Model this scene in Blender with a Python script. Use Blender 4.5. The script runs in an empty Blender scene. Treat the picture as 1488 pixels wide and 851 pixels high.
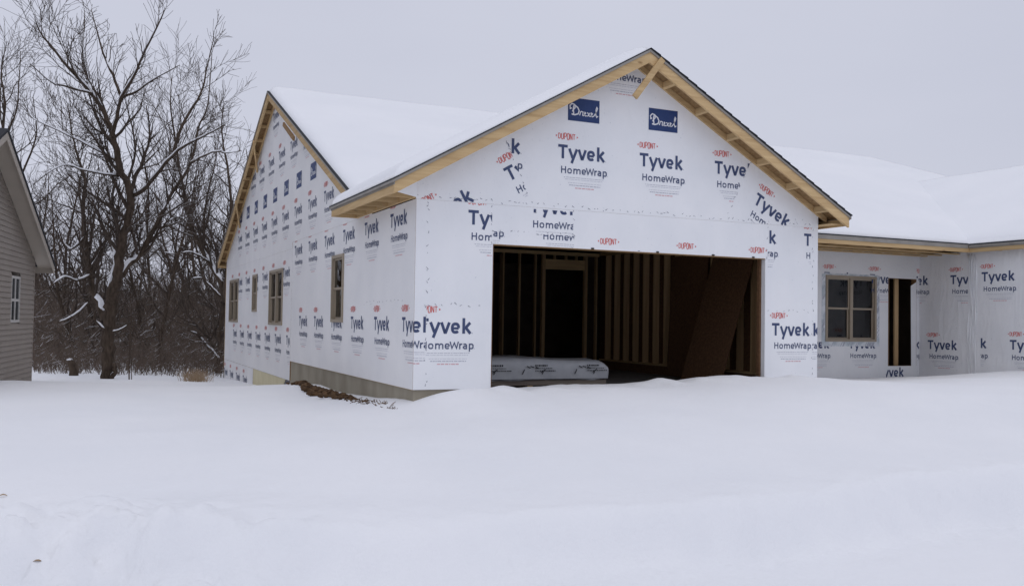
import bpy, bmesh, math, random
import numpy as np
from mathutils import Vector, Matrix

random.seed(7); RNG = np.random.default_rng(7)
sc = bpy.context.scene
COL = sc.collection
rad = math.radians

# ------------------------------------------------------------------ camera
CAM = np.array([-4.014, -11.962, 0.964]); YAW, PITCH, ROLL, FPX = rad(24.61), rad(1.72), rad(0.92), 1336.0
_f = np.array([math.sin(YAW)*math.cos(PITCH), math.cos(YAW)*math.cos(PITCH), math.sin(PITCH)])
_r = np.array([math.cos(YAW), -math.sin(YAW), 0.0]); _u = np.cross(_r, _f)
RIGHT = math.cos(ROLL)*_r + math.sin(ROLL)*_u
UP = -math.sin(ROLL)*_r + math.cos(ROLL)*_u
cam_data = bpy.data.cameras.new('camera'); cam = bpy.data.objects.new('camera', cam_data); COL.objects.link(cam)
m = Matrix.Identity(4)
for i in range(3):
    m[i][0], m[i][1], m[i][2], m[i][3] = RIGHT[i], UP[i], -_f[i], CAM[i]
cam.matrix_world = m
cam_data.sensor_fit = 'HORIZONTAL'; cam_data.sensor_width = 36.0; cam_data.lens = 36.0*FPX/1488.0
cam_data.clip_start = 0.05; cam_data.clip_end = 3000
sc.camera = cam

def at(px, py, t):
    """point at distance t (along the view axis) seen at photo pixel px, py"""
    return CAM + t*(_f + RIGHT*(px-744)/FPX - UP*(py-425.5)/FPX)

# ------------------------------------------------------------------ world, sun, exposure
w = bpy.data.worlds.new('World'); sc.world = w; w.use_nodes = True
nt = w.node_tree; nt.nodes.clear()
SUN_EL, SUN_AZ = rad(74), rad(190)          # azimuth clockwise from +Y: behind the camera
out = nt.nodes.new('ShaderNodeOutputWorld'); bg = nt.nodes.new('ShaderNodeBackground')
sky = nt.nodes.new('ShaderNodeTexSky'); sky.sky_type = 'NISHITA'; sky.sun_disc = False
sky.sun_elevation = SUN_EL; sky.sun_rotation = SUN_AZ; sky.air_density = 1.0; sky.dust_density = 4.0
sc1 = nt.nodes.new('ShaderNodeVectorMath'); sc1.operation = 'SCALE'; sc1.inputs['Scale'].default_value = 0.10
tc = nt.nodes.new('ShaderNodeTexCoord'); mp = nt.nodes.new('ShaderNodeMapping'); mp.inputs['Scale'].default_value = (1, 1, 3.0)
nz = nt.nodes.new('ShaderNodeTexNoise'); nz.inputs['Scale'].default_value = 1.6; nz.inputs['Detail'].default_value = 4
rp = nt.nodes.new('ShaderNodeValToRGB')
rp.color_ramp.elements[0].position = .3; rp.color_ramp.elements[0].color = (.575, .597, .705, 1)
rp.color_ramp.elements[1].position = .7; rp.color_ramp.elements[1].color = (.625, .645, .750, 1)
mx = nt.nodes.new('ShaderNodeMix'); mx.data_type = 'RGBA'; mx.inputs['Factor'].default_value = 0.95
nt.links.new(sky.outputs[0], sc1.inputs[0]); nt.links.new(tc.outputs['Generated'], mp.inputs['Vector'])
nt.links.new(mp.outputs[0], nz.inputs['Vector']); nt.links.new(nz.outputs[0], rp.inputs[0])
nt.links.new(sc1.outputs[0], mx.inputs['A']); nt.links.new(rp.outputs[0], mx.inputs['B'])
nt.links.new(mx.outputs['Result'], bg.inputs['Color']); bg.inputs['Strength'].default_value = 1.0
nt.links.new(bg.outputs[0], out.inputs[0])
sd = bpy.data.lights.new('sun', 'SUN'); sd.energy = 0.5; sd.angle = rad(40); sd.color = (1, .97, .93)
so = bpy.data.objects.new('sun', sd); COL.objects.link(so)
_sd = Vector((math.sin(SUN_AZ)*math.cos(SUN_EL), math.cos(SUN_AZ)*math.cos(SUN_EL), math.sin(SUN_EL)))
so.rotation_euler = (-_sd).to_track_quat('-Z', 'Y').to_euler()
sc.view_settings.view_transform = 'Standard'; sc.view_settings.look = 'None'
sc.view_settings.exposure = 0.0; sc.view_settings.gamma = 1.0; sc.view_settings.use_curve_mapping = False
sc.render.engine = 'CYCLES'

# ------------------------------------------------------------------ materials
def newmat(name):
    mt = bpy.data.materials.new(name); mt.use_nodes = True
    n = mt.node_tree.nodes; b = n['Principled BSDF']
    return mt, mt.node_tree, b
def mat(name, c1, c2=None, scale=6.0, rough=.8, stretch=(1, 1, 1), bump=0.0, bscale=None, detail=5, lo=.3, hi=.7, spec=.3, dist=.01):
    mt, t, b = newmat(name); b.inputs['Roughness'].default_value = rough; b.inputs['Specular IOR Level'].default_value = spec
    if c2 is None:
        b.inputs['Base Color'].default_value = (*c1, 1)
    tcn = t.nodes.new('ShaderNodeTexCoord'); mpn = t.nodes.new('ShaderNodeMapping'); mpn.inputs['Scale'].default_value = stretch
    t.links.new(tcn.outputs['Object'], mpn.inputs['Vector'])
    if c2 is not None:
        no = t.nodes.new('ShaderNodeTexNoise'); no.inputs['Scale'].default_value = scale; no.inputs['Detail'].default_value = detail
        t.links.new(mpn.outputs[0], no.inputs['Vector'])
        r = t.nodes.new('ShaderNodeValToRGB'); e = r.color_ramp.elements
        e[0].position, e[1].position = lo, hi; e[0].color = (*c1, 1); e[1].color = (*c2, 1)
        t.links.new(no.outputs[0], r.inputs[0]); t.links.new(r.outputs[0], b.inputs['Base Color'])
    if bump:
        nb = t.nodes.new('ShaderNodeTexNoise'); nb.inputs['Scale'].default_value = bscale or scale; nb.inputs['Detail'].default_value = 6
        t.links.new(mpn.outputs[0], nb.inputs['Vector'])
        bu = t.nodes.new('ShaderNodeBump'); bu.inputs['Strength'].default_value = bump; bu.inputs['Distance'].default_value = dist
        t.links.new(nb.outputs[0], bu.inputs['Height']); t.links.new(bu.outputs[0], b.inputs['Normal'])
    return mt

def wrap_mat(name, stretch, c1, c2, bump=.35):
    mt, t, b = newmat(name); b.inputs['Roughness'].default_value = .55; b.inputs['Specular IOR Level'].default_value = .35
    tcn = t.nodes.new('ShaderNodeTexCoord')
    no = t.nodes.new('ShaderNodeTexNoise'); no.inputs['Scale'].default_value = 1.3; no.inputs['Detail'].default_value = 6
    t.links.new(tcn.outputs['Object'], no.inputs['Vector'])
    r = t.nodes.new('ShaderNodeValToRGB'); e = r.color_ramp.elements
    e[0].position, e[1].position = .3, .7; e[0].color = (*c1, 1); e[1].color = (*c2, 1)
    t.links.new(no.outputs[0], r.inputs[0])
    sp = t.nodes.new('ShaderNodeTexNoise'); sp.inputs['Scale'].default_value = 26; sp.inputs['Detail'].default_value = 2
    t.links.new(tcn.outputs['Object'], sp.inputs['Vector'])
    r2 = t.nodes.new('ShaderNodeValToRGB'); e = r2.color_ramp.elements
    e[0].position, e[1].position = .24, .30; e[0].color = (.72, .74, .78, 1); e[1].color = (1, 1, 1, 1)
    t.links.new(sp.outputs[0], r2.inputs[0])
    mm = t.nodes.new('ShaderNodeMix'); mm.data_type = 'RGBA'; mm.blend_type = 'MULTIPLY'; mm.inputs['Factor'].default_value = .8
    t.links.new(r.outputs[0], mm.inputs['A']); t.links.new(r2.outputs[0], mm.inputs['B'])
    t.links.new(mm.outputs['Result'], b.inputs['Base Color'])
    mpn = t.nodes.new('ShaderNodeMapping'); mpn.inputs['Scale'].default_value = stretch
    mpn.inputs['Rotation'].default_value = (.3, .25, .2)
    t.links.new(tcn.outputs['Object'], mpn.inputs['Vector'])
    nb = t.nodes.new('ShaderNodeTexNoise'); nb.inputs['Scale'].default_value = 2.2; nb.inputs['Detail'].default_value = 5; nb.inputs['Distortion'].default_value = 1.2
    t.links.new(mpn.outputs[0], nb.inputs['Vector'])
    bu = t.nodes.new('ShaderNodeBump'); bu.inputs['Strength'].default_value = bump; bu.inputs['Distance'].default_value = .03
    t.links.new(nb.outputs[0], bu.inputs['Height']); t.links.new(bu.outputs[0], b.inputs['Normal'])
    return mt

def pine(name, stretch, c1=(.50, .335, .165), c2=(.69, .50, .265)):
    mt, t, b = newmat(name); b.inputs['Roughness'].default_value = .7; b.inputs['Specular IOR Level'].default_value = .25
    tcn = t.nodes.new('ShaderNodeTexCoord'); mpn = t.nodes.new('ShaderNodeMapping'); mpn.inputs['Scale'].default_value = stretch
    t.links.new(tcn.outputs['Object'], mpn.inputs['Vector'])
    no = t.nodes.new('ShaderNodeTexNoise'); no.inputs['Scale'].default_value = 9; no.inputs['Detail'].default_value = 6; no.inputs['Distortion'].default_value = .6
    t.links.new(mpn.outputs[0], no.inputs['Vector'])
    r = t.nodes.new('ShaderNodeValToRGB'); e = r.color_ramp.elements
    e[0].position, e[1].position = .28, .72; e[0].color = (*c1, 1); e[1].color = (*c2, 1)
    t.links.new(no.outputs[0], r.inputs[0])
    kn = t.nodes.new('ShaderNodeTexVoronoi'); kn.inputs['Scale'].default_value = 2.6
    mk = t.nodes.new('ShaderNodeMapping'); mk.inputs['Scale'].default_value = tuple(.45 if s < 1 else 1 for s in stretch)
    t.links.new(tcn.outputs['Object'], mk.inputs['Vector']); t.links.new(mk.outputs[0], kn.inputs['Vector'])
    rk = t.nodes.new('ShaderNodeValToRGB'); e = rk.color_ramp.elements
    e[0].position, e[1].position = .03, .075; e[0].color = (.35, .25, .18, 1); e[1].color = (1, 1, 1, 1)
    t.links.new(kn.outputs['Distance'], rk.inputs[0])
    mm = t.nodes.new('ShaderNodeMix'); mm.data_type = 'RGBA'; mm.blend_type = 'MULTIPLY'; mm.inputs['Factor'].default_value = .9
    oi = t.nodes.new('ShaderNodeObjectInfo'); mr = t.nodes.new('ShaderNodeMapRange')
    mr.inputs['To Min'].default_value = .82; mr.inputs['To Max'].default_value = 1.08
    t.links.new(oi.outputs['Random'], mr.inputs['Value'])
    hs = t.nodes.new('ShaderNodeHueSaturation'); t.links.new(mr.outputs[0], hs.inputs['Value'])
    t.links.new(r.outputs[0], mm.inputs['A']); t.links.new(rk.outputs[0], mm.inputs['B'])
    t.links.new(mm.outputs['Result'], hs.inputs['Color']); t.links.new(hs.outputs[0], b.inputs['Base Color'])
    return mt

M = {}
M['pine_x'] = pine('pine_x', (.12, 2, 2)); M['pine_y'] = pine('pine_y', (2, .12, 2)); M['pine_z'] = pine('pine_z', (2, 2, .12))
M['stud'] = pine('stud_wood', (2, 2, .12), (.46, .30, .15), (.62, .43, .23))
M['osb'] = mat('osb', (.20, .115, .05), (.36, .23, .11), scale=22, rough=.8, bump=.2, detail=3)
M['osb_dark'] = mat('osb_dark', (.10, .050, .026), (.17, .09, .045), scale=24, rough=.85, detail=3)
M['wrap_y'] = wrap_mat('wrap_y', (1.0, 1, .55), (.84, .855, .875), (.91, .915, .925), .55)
M['wrap_x'] = wrap_mat('wrap_x', (1, .8, .6), (.80, .80, .805), (.87, .865, .86), .45)  # same wrap, painted darker and warmer for the duller light on the side
M['wrap_e'] = wrap_mat('wrap_e', (1.6, 1.6, .45), (.77, .78, .795), (.84, .845, .85), .8)  # same wrap again, shade of the sheltered entry put into the colour
M['navy'] = mat('navy_print', (.045, .065, .15), (.075, .10, .19), scale=14, rough=.5)
M['red'] = mat('red_print', (.62, .10, .09), (.70, .17, .15), scale=14, rough=.5)
M['greyp'] = mat('grey_print', (.42, .43, .50), rough=.5)
M['pinkp'] = mat('pink_print', (.70, .40, .42), rough=.5)
M['box_navy'] = mat('navy_panel', (.022, .048, .15), (.03, .06, .18), scale=8, rough=.45)
M['white_print'] = mat('white_print', (.8, .81, .84), rough=.5)
M['staple_shade'] = mat('seam_mark', (.25, .26, .30), rough=.6)  # staples plus the shadow of the seam puckers, painted as dark marks
M['concrete'] = mat('concrete', (.26, .23, .175), (.37, .335, .26), scale=2.2, rough=.9, stretch=(1, 1, .5), bump=.25, bscale=30)
M['damp'] = mat('dampproof', (.12, .13, .15), (.17, .18, .20), scale=5, rough=.8)
M['slab'] = mat('slab', (.20, .19, .18), (.28, .27, .26), scale=3, rough=.85)
M['foam'] = mat('foam_board', (.62, .56, .36), (.70, .64, .44), scale=3, rough=.7)
M['shingle'] = mat('shingle', (.018, .020, .024), (.04, .042, .048), scale=40, rough=.9, bump=.4)
M['drip'] = mat('drip_edge', (.25, .235, .21), (.33, .31, .28), scale=4, rough=.5)
M['tan'] = mat('tan_vinyl', (.33, .275, .205), (.37, .31, .235), scale=3, rough=.45)
M['flash'] = mat('flashing', (.50, .56, .60), (.72, .75, .78), scale=7, rough=.4, stretch=(1, 1, 1), lo=.42, hi=.58)
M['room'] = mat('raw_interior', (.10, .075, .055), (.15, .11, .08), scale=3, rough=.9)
M['plastic'] = mat('lumber_wrap', (.40, .41, .43), (.50, .51, .52), scale=5, rough=.4, bump=.5, bscale=7, dist=.03)
M['ink'] = mat('black_ink', (.02, .02, .025), rough=.6)
M['dirt'] = mat('dirt', (.05, .03, .018), (.17, .10, .05), scale=8, rough=.95, bump=.6, bscale=25)
M['siding'] = mat('siding', (.30, .26, .225), (.33, .29, .25), scale=2, rough=.6)
M['trim'] = mat('trim', (.40, .355, .30), (.44, .39, .33), scale=2, rough=.5)
M['wtrim'] = mat('white_trim', (.55, .53, .50), rough=.5)
M['oldwood'] = mat('weathered_wood', (.16, .13, .11), (.25, .21, .17), scale=5, rough=.9, stretch=(.3, 2, 2))
M['farwall'] = mat('far_wall', (.16, .11, .09), (.2, .14, .11), scale=1, rough=.9)
M['grass'] = mat('dry_grass', (.28, .19, .11), (.40, .30, .20), scale=3, rough=.9)

def glass_mat():
    mt, t, b = newmat('window_glass'); t.nodes.remove(b)
    o = t.nodes['Material Output']; tr = t.nodes.new('ShaderNodeBsdfTransparent'); tr.inputs[0].default_value = (.55, .6, .6, 1)
    gl = t.nodes.new('ShaderNodeBsdfGlossy'); gl.inputs['Roughness'].default_value = .02
    fr = t.nodes.new('ShaderNodeFresnel'); fr.inputs['IOR'].default_value = 1.65
    mxs = t.nodes.new('ShaderNodeMixShader'); t.links.new(fr.outputs[0], mxs.inputs[0])
    t.links.new(tr.outputs[0], mxs.inputs[1]); t.links.new(gl.outputs[0], mxs.inputs[2]); t.links.new(mxs.outputs[0], o.inputs[0])
    return mt
M['glass'] = glass_mat()

def snow_mat():
    mt, t, b = newmat('snow'); b.inputs['Roughness'].default_value = .75; b.inputs['Specular IOR Level'].default_value = .15
    tcn = t.nodes.new('ShaderNodeTexCoord')
    n1 = t.nodes.new('ShaderNodeTexNoise'); n1.inputs['Scale'].default_value = .6; n1.inputs['Detail'].default_value = 4
    r = t.nodes.new('ShaderNodeValToRGB'); e = r.color_ramp.elements
    e[0].position, e[1].position = .3, .7; e[0].color = (.845, .86, .89, 1); e[1].color = (.885, .895, .92, 1)
    t.links.new(tcn.outputs['Object'], n1.inputs['Vector']); t.links.new(n1.outputs[0], r.inputs[0]); t.links.new(r.outputs[0], b.inputs['Base Color'])
    n2 = t.nodes.new('ShaderNodeTexNoise'); n2.inputs['Scale'].default_value = 9; n2.inputs['Detail'].default_value = 8; n2.inputs['Roughness'].default_value = .6
    t.links.new(tcn.outputs['Object'], n2.inputs['Vector'])
    n3 = t.nodes.new('ShaderNodeTexNoise'); n3.inputs['Scale'].default_value = 34; n3.inputs['Detail'].default_value = 5; n3.inputs['Roughness'].default_value = .65
    t.links.new(tcn.outputs['Object'], n3.inputs['Vector'])
    ad = t.nodes.new('ShaderNodeMath'); ad.operation = 'MULTIPLY_ADD'; ad.inputs[1].default_value = .45
    t.links.new(n3.outputs[0], ad.inputs[0]); t.links.new(n2.outputs[0], ad.inputs[2])
    bu = t.nodes.new('ShaderNodeBump'); bu.inputs['Strength'].default_value = .42; bu.inputs['Distance'].default_value = .022
    t.links.new(ad.outputs[0], bu.inputs['Height']); t.links.new(bu.outputs[0], b.inputs['Normal'])
    return mt
M['snow'] = snow_mat()

def bark_mat(name, c1, c2, snow_lo, snow_hi):
    mt, t, b = newmat(name); b.inputs['Roughness'].default_value = .9; b.inputs['Specular IOR Level'].default_value = .1
    tcn = t.nodes.new('ShaderNodeTexCoord'); mpn = t.nodes.new('ShaderNodeMapping'); mpn.inputs['Scale'].default_value = (1, 1, .25)
    t.links.new(tcn.outputs['Object'], mpn.inputs['Vector'])
    no = t.nodes.new('ShaderNodeTexNoise'); no.inputs['Scale'].default_value = 14; no.inputs['Detail'].default_value = 5
    t.links.new(mpn.outputs[0], no.inputs['Vector'])
    r = t.nodes.new('ShaderNodeValToRGB'); e = r.color_ramp.elements
    e[0].position, e[1].position = .3, .7; e[0].color = (*c1, 1); e[1].color = (*c2, 1); t.links.new(no.outputs[0], r.inputs[0])
    ge = t.nodes.new('ShaderNodeNewGeometry'); sx = t.nodes.new('ShaderNodeSeparateXYZ'); t.links.new(ge.outputs['Normal'], sx.inputs[0])
    n2 = t.nodes.new('ShaderNodeTexNoise'); n2.inputs['Scale'].default_value = 1.7; n2.inputs['Detail'].default_value = 3
    t.links.new(tcn.outputs['Object'], n2.inputs['Vector'])
    ad = t.nodes.new('ShaderNodeMath'); ad.operation = 'MULTIPLY_ADD'; ad.inputs[1].default_value = .9; t.links.new(n2.outputs[0], ad.inputs[0]); t.links.new(sx.outputs['Z'], ad.inputs[2])
    mr = t.nodes.new('ShaderNodeMapRange'); mr.inputs['From Min'].default_value = snow_lo; mr.inputs['From Max'].default_value = snow_hi
    t.links.new(ad.outputs[0], mr.inputs['Value'])
    mm = t.nodes.new('ShaderNodeMix'); mm.data_type = 'RGBA'; mm.inputs['B'].default_value = (.85, .86, .89, 1)
    t.links.new(mr.outputs[0], mm.inputs['Factor']); t.links.new(r.outputs[0], mm.inputs['A']); t.links.new(mm.outputs['Result'], b.inputs['Base Color'])
    bu = t.nodes.new('ShaderNodeBump'); bu.inputs['Strength'].default_value = .5; bu.inputs['Distance'].default_value = .02
    t.links.new(no.outputs[0], bu.inputs['Height']); t.links.new(bu.outputs[0], b.inputs['Normal'])
    return mt
M['bark'] = bark_mat('bark', (.045, .034, .026), (.11, .082, .062), 1.25, 1.4)
M['twig'] = bark_mat('twig_bark', (.06, .047, .039), (.11, .086, .07), 1.3, 1.45)
M['brush'] = bark_mat('brush_bark', (.095, .073, .06), (.18, .14, .112), 1.16, 1.30)

# ------------------------------------------------------------------ mesh helpers
def link(name, me, parent=None, label=None, cat=None, group=None, kind=None):
    o = bpy.data.objects.new(name, me); COL.objects.link(o)
    if parent is not None: o.parent = parent
    tag(o, label, cat, group, kind)
    return o
def tag(o, label=None, cat=None, group=None, kind=None):
    if label: o['label'] = label
    if cat: o['category'] = cat
    if group: o['group'] = group
    if kind: o['kind'] = kind
    return o
def empty(name, loc=(0, 0, 0), label=None, cat=None, group=None):
    o = link(name, None, None, label, cat, group); o.location = loc
    return o

class MB:
    """collects solids, builds them as one mesh object"""
    def __init__(s): s.v = []; s.f = []; s.mi = []
    def poly(s, pts, mi=0):
        b = len(s.v); s.v += [tuple(map(float, p)) for p in pts]; s.f.append(tuple(range(b, b+len(pts)))); s.mi.append(mi)
    def box(s, x0, x1, y0, y1, z0, z1, mi=0):
        b = len(s.v)
        s.v += [(x0, y0, z0), (x1, y0, z0), (x1, y1, z0), (x0, y1, z0), (x0, y0, z1), (x1, y0, z1), (x1, y1, z1), (x0, y1, z1)]
        for q in ((0, 3, 2, 1), (4, 5, 6, 7), (0, 1, 5, 4), (1, 2, 6, 5), (2, 3, 7, 6), (3, 0, 4, 7)):
            s.f.append(tuple(b+i for i in q)); s.mi.append(mi)
    def prism(s, pts, off, mi=0, mi2=None, mis=None):
        """polygon pts swept by vector off: mi = first cap, mi2 = far cap, mis = sides"""
        n = len(pts); b = len(s.v); off = np.array(off, float)
        s.v += [tuple(map(float, p)) for p in pts] + [tuple(map(float, np.array(p, float)+off)) for p in pts]
        s.f.append(tuple(b+i for i in range(n))); s.mi.append(mi)
        s.f.append(tuple(b+n+i for i in reversed(range(n)))); s.mi.append(mi if mi2 is None else mi2)
        for i in range(n):
            j = (i+1) % n
            s.f.append((b+i, b+n+i, b+n+j, b+j)); s.mi.append(mi if mis is None else mis)
    def bar(s, a, b_, wd, ht, up=(0, 0, 1), mi=0):
        a = np.array(a, float); b_ = np.array(b_, float); d = b_-a; d /= np.linalg.norm(d)
        sd_ = np.cross(d, np.array(up, float)); sd_ /= np.linalg.norm(sd_); u = np.cross(sd_, d)
        q = [a+sd_*wd/2*i+u*ht/2*j for i, j in ((-1, -1), (1, -1), (1, 1), (-1, 1))]
        s.prism(q, b_-a, mi)
    def tube(s, pts, rs, n=5, mi=0, cap=True):
        P = np.array(pts, float); R = np.array(rs, float); b = len(s.v); m_ = len(P)
        d0 = P[-1]-P[0]; ref = np.array([.3, .9, .2]) if abs(d0[2]) > .7*np.linalg.norm(d0) else np.array([0, 0, 1.])
        D = np.empty_like(P); D[1:-1] = P[2:]-P[:-2]; D[0] = P[1]-P[0]; D[-1] = P[-1]-P[-2]
        D /= np.linalg.norm(D, axis=1)[:, None]+1e-9
        X = np.cross(D, ref); X /= np.linalg.norm(X, axis=1)[:, None]+1e-9; Y = np.cross(D, X)
        A = 2*math.pi*np.arange(n)/n
        V = P[:, None]+R[:, None, None]*(np.cos(A)[None, :, None]*X[:, None]+np.sin(A)[None, :, None]*Y[:, None])
        s.v += V.reshape(-1, 3).tolist()
        for i in range(m_-1):
            q = b+i*n
            for k in range(n):
                k2 = (k+1) % n; s.f.append((q+k, q+k2, q+n+k2, q+n+k))
        s.mi += [mi]*((m_-1)*n)
        if cap and n > 2:
            s.f.append(tuple(b+(m_-1)*n+k for k in range(n))); s.mi.append(mi)
    def mesh(s, name, mats, smooth=False, fix=True):
        me = bpy.data.meshes.new(name); me.from_pydata(s.v, [], s.f)
        for mt in (mats if isinstance(mats, (list, tuple)) else [mats]): me.materials.append(M[mt] if isinstance(mt, str) else mt)
        me.polygons.foreach_set('material_index', s.mi)
        if smooth: me.polygons.foreach_set('use_smooth', [True]*len(s.f))
        if fix:
            bm = bmesh.new(); bm.from_mesh(me); bmesh.ops.recalc_face_normals(bm, faces=bm.faces); bm.to_mesh(me); bm.free()
        me.update(); return me
    def build(s, name, mats, parent=None, label=None, cat=None, group=None, kind=None, smooth=False, fix=True):
        return link(name, s.mesh(name, mats, smooth, fix), parent, label, cat, group, kind)

def fbm(x, y, seed=0, octv=4, freq=1.0, gain=.5):
    """smooth value noise, about -1..1"""
    r = np.random.default_rng(seed); T = r.random((256, 256))*2-1; tot = 0; amp = 1.0; s = 0
    for o in range(octv):
        X = x*freq+o*17.3; Y = y*freq+o*9.1; xi = np.floor(X).astype(int); yi = np.floor(Y).astype(int); fx = X-xi; fy = Y-yi
        fx = fx*fx*(3-2*fx); fy = fy*fy*(3-2*fy); a = T[xi % 256, yi % 256]; b = T[(xi+1) % 256, yi % 256]; c = T[xi % 256, (yi+1) % 256]; d = T[(xi+1) % 256, (yi+1) % 256]
        tot = tot+amp*(a*(1-fx)*(1-fy)+b*fx*(1-fy)+c*(1-fx)*fy+d*fx*fy); s += amp; amp *= gain; freq *= 2.03
    return tot/s*1.4
def sstep(a, b, x): t = np.clip((x-a)/(b-a), 0, 1); return t*t*(3-2*t)

# ------------------------------------------------------------------ snow ground
CP = [(-.16, -.5, -.26), (.05, -.5, -.14), (.30, -.5, .02), (.5, -.6, .05), (.81, -.5, .05), (1.17, -.5, .0), (1.43, -.5, -.01), (1.85, -.5, .06), (2.18, -.5, .08), (2.65, -.5, .11),
      (3.03, -.5, .045), (3.56, -.5, .08), (4.17, -.5, .10), (4.8, -.5, .135), (5.6, -.5, .14), (6.15, -.5, .155), (6.69, -.5, .13),
      (-.6, -1.3, -.35), (.3, -1.3, -.06), (1.2, -1.3, -.04), (2.4, -1.3, .06), (4, -1.3, .09), (6.3, -1.3, .14),
      (-.35, .1, -.27), (-.3, .43, -.22), (-.3, 1.2, -.25), (-.3, 1.87, -.29), (-.3, 3, -.34), (-.3, 4.15, -.37), (-.3, 5.6, -.30), (-.3, 7.15, -.41), (-.3, 8.5, -.58), (-.3, 11, -.75), (-.3, 14, -.88), (-.3, 19, -1.05),
      (-1.4, 1, -.42), (-1.5, 3.5, -.36), (-1.6, 6, -.42), (-3.1, 7.5, -.42), (-4.4, 8.5, -.40), (-5.6, 8, -.34), (-5.7, 10.5, -.5), (-8, 6, -.25),
      (-1.5, 12, -.78), (-3, 16, -.86), (-5, 16, -.88), (-3, 24, -1.05), (-8, 24, -1.05), (3, 26, -1.2), (-3, 40, -1.25), (-14, 40, -1.25), (12, 40, -1.4), (-12, 14, -.6),
      (-5, 3, -.28), (-3, 2, -.33), (-3, -1, -.33), (-1, -3, -.27), (1.5, -3, -.15), (4, -3, -.03), (7, -3, .03), (-4, -3, -.42), (-6.5, -2, -.45),
      (-3.2, -4.7, -.50), (-1.3, -5.2, -.46), (.8, -5.3, -.42), (3.6, -5.5, -.40), (7, -5.6, -.35), (12, -6, -.3), (-5.5, -4.6, -.56),
      (8, .3, -.02), (8.5, 2.5, -.19), (9, -1.5, .06), (10, 3.3, -.19), (11.5, 3.3, -.19), (13.4, 3.5, -.20), (13.5, 2.2, -.04), (13.5, 1, .11), (12, 1, -.03), (11, -.2, .04), (13, -2, .12), (16, -4, .05), (22, -4, .0), (30, 10, -.3), (30, 30, -1),
      (-20, 0, -.4), (-20, -5, -.6), (25, -6, -.35)]
CP = np.array(CP)
def _phi(d): return d
_D = np.linalg.norm(CP[:, None, :2]-CP[None, :, :2], axis=2); _n = len(CP)
_A = np.zeros((_n+3, _n+3)); _A[:_n, :_n] = _phi(_D)-1e-3*np.eye(_n); _A[:_n, _n] = 1; _A[:_n, _n+1:] = CP[:, :2]; _A[_n:, :_n] = _A[:_n, _n:].T
_W = np.linalg.solve(_A, np.concatenate([CP[:, 2], np.zeros(3)]))
def ground(x, y):
    x = np.asarray(x, float); y = np.asarray(y, float); shp = x.shape; x = x.ravel(); y = y.ravel()
    xc = np.clip(x, -28, 36); yc = np.clip(y, -7, 48)
    z = _W[_n]+_W[_n+1]*xc+_W[_n+2]*yc
    for i in range(_n): z = z+_W[i]*_phi(np.sqrt((xc-CP[i, 0])**2+(yc-CP[i, 1])**2+.04))
    # plough bank: the lawn drops to the packed street
    edge = -5.75+.45*sstep(-1.8, -3.2, x)+.16*fbm(x, y*0, 3, 2, .7)
    k = sstep(edge+.03, edge-.42, y)
    street = -.88+.03*fbm(x, y, 5, 4, 1.1)
    z = z*(1-k)+street*k
    # loose ploughed lumps at the left, rough face elsewhere
    heap = np.exp(-((x+4.4)/1.5)**2-((y+5.6)/1.1)**2)
    z = z+heap*((.15+.34*fbm(x, y, 11, 4, 1.7))+.15*np.abs(fbm(x, y, 12, 3, 3.6)))
    face = np.exp(-((y-edge+.3)/.40)**2)*sstep(-3.0, -2.0, x)
    z = z+face*(.055*fbm(x, y, 13, 4, 4.0))
    crumb = np.exp(-((y-edge+.45)/.55)**2)
    z = z+crumb*(.026*fbm(x, y, 14, 3, 8.0)+.022*np.abs(fbm(x, y, 15, 3, 3.5)))*(.45+.55*sstep(-.25, .3, fbm(x, y, 16, 2, .9)))
    z = z+.018*fbm(x, y, 21, 4, .55)+.006*fbm(x, y, 22, 3, 2.2)
    # wind lip in front of the garage door
    lip = np.exp(-((y+.45)/.35)**2)*sstep(.6, 1.2, x)*sstep(7.0, 6.4, x)
    z = z+lip*.10*fbm(x, y*.5, 31, 3, 1.9)
    # under the house and inside the garage the snow stops
    inside = sstep(-.02, .22, y)*sstep(.95, 1.2, x)*sstep(6.15, 5.95, x)
    under = sstep(.12, .3, y)*sstep(.05, .2, x)*sstep(7.1, 6.95, x)*(y < 3.8)
    under = np.maximum(under, sstep(3.8, 4.0, y)*(x > .05)*(y < 19.2)*(x < 28))
    z = z-np.maximum(inside*.55, under*.8)
    z = np.where(y > 48, z-(y-48)*.0, z)
    return z.reshape(shp)
def spaced(lo, d0, d1, hi, step, grow=1.13):
    mid = list(np.arange(d0, d1+step*.5, step)); a = []; s = step; p = d0
    while p > lo: s *= grow; p -= s; a.append(p)
    b = []; s = step; p = mid[-1]
    while p < hi: s *= grow; p += s; b.append(p)
    return np.array(a[::-1]+mid+b)
gx = spaced(-500, -7, 9.5, 500, .05); gy = spaced(-120, -8.4, 1.2, 700, .05, 1.10)
GX, GY = np.meshgrid(gx, gy); GZ = ground(GX, GY)
nx, ny = len(gx), len(gy)
gv = np.stack([GX.ravel(), GY.ravel(), GZ.ravel()], 1)
ii = (np.arange(ny-1)[:, None]*nx+np.arange(nx-1)[None]).ravel(); gf = np.stack([ii, ii+1, ii+nx+1, ii+nx], 1)
me = bpy.data.meshes.new('snow_ground'); me.from_pydata(gv.tolist(), [], gf.tolist()); me.materials.append(M['snow'])
me.polygons.foreach_set('use_smooth', [True]*len(gf)); me.update()
link('snow_ground', me, kind='structure', label='deep smooth snow covering the yard and the street edge')

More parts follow.
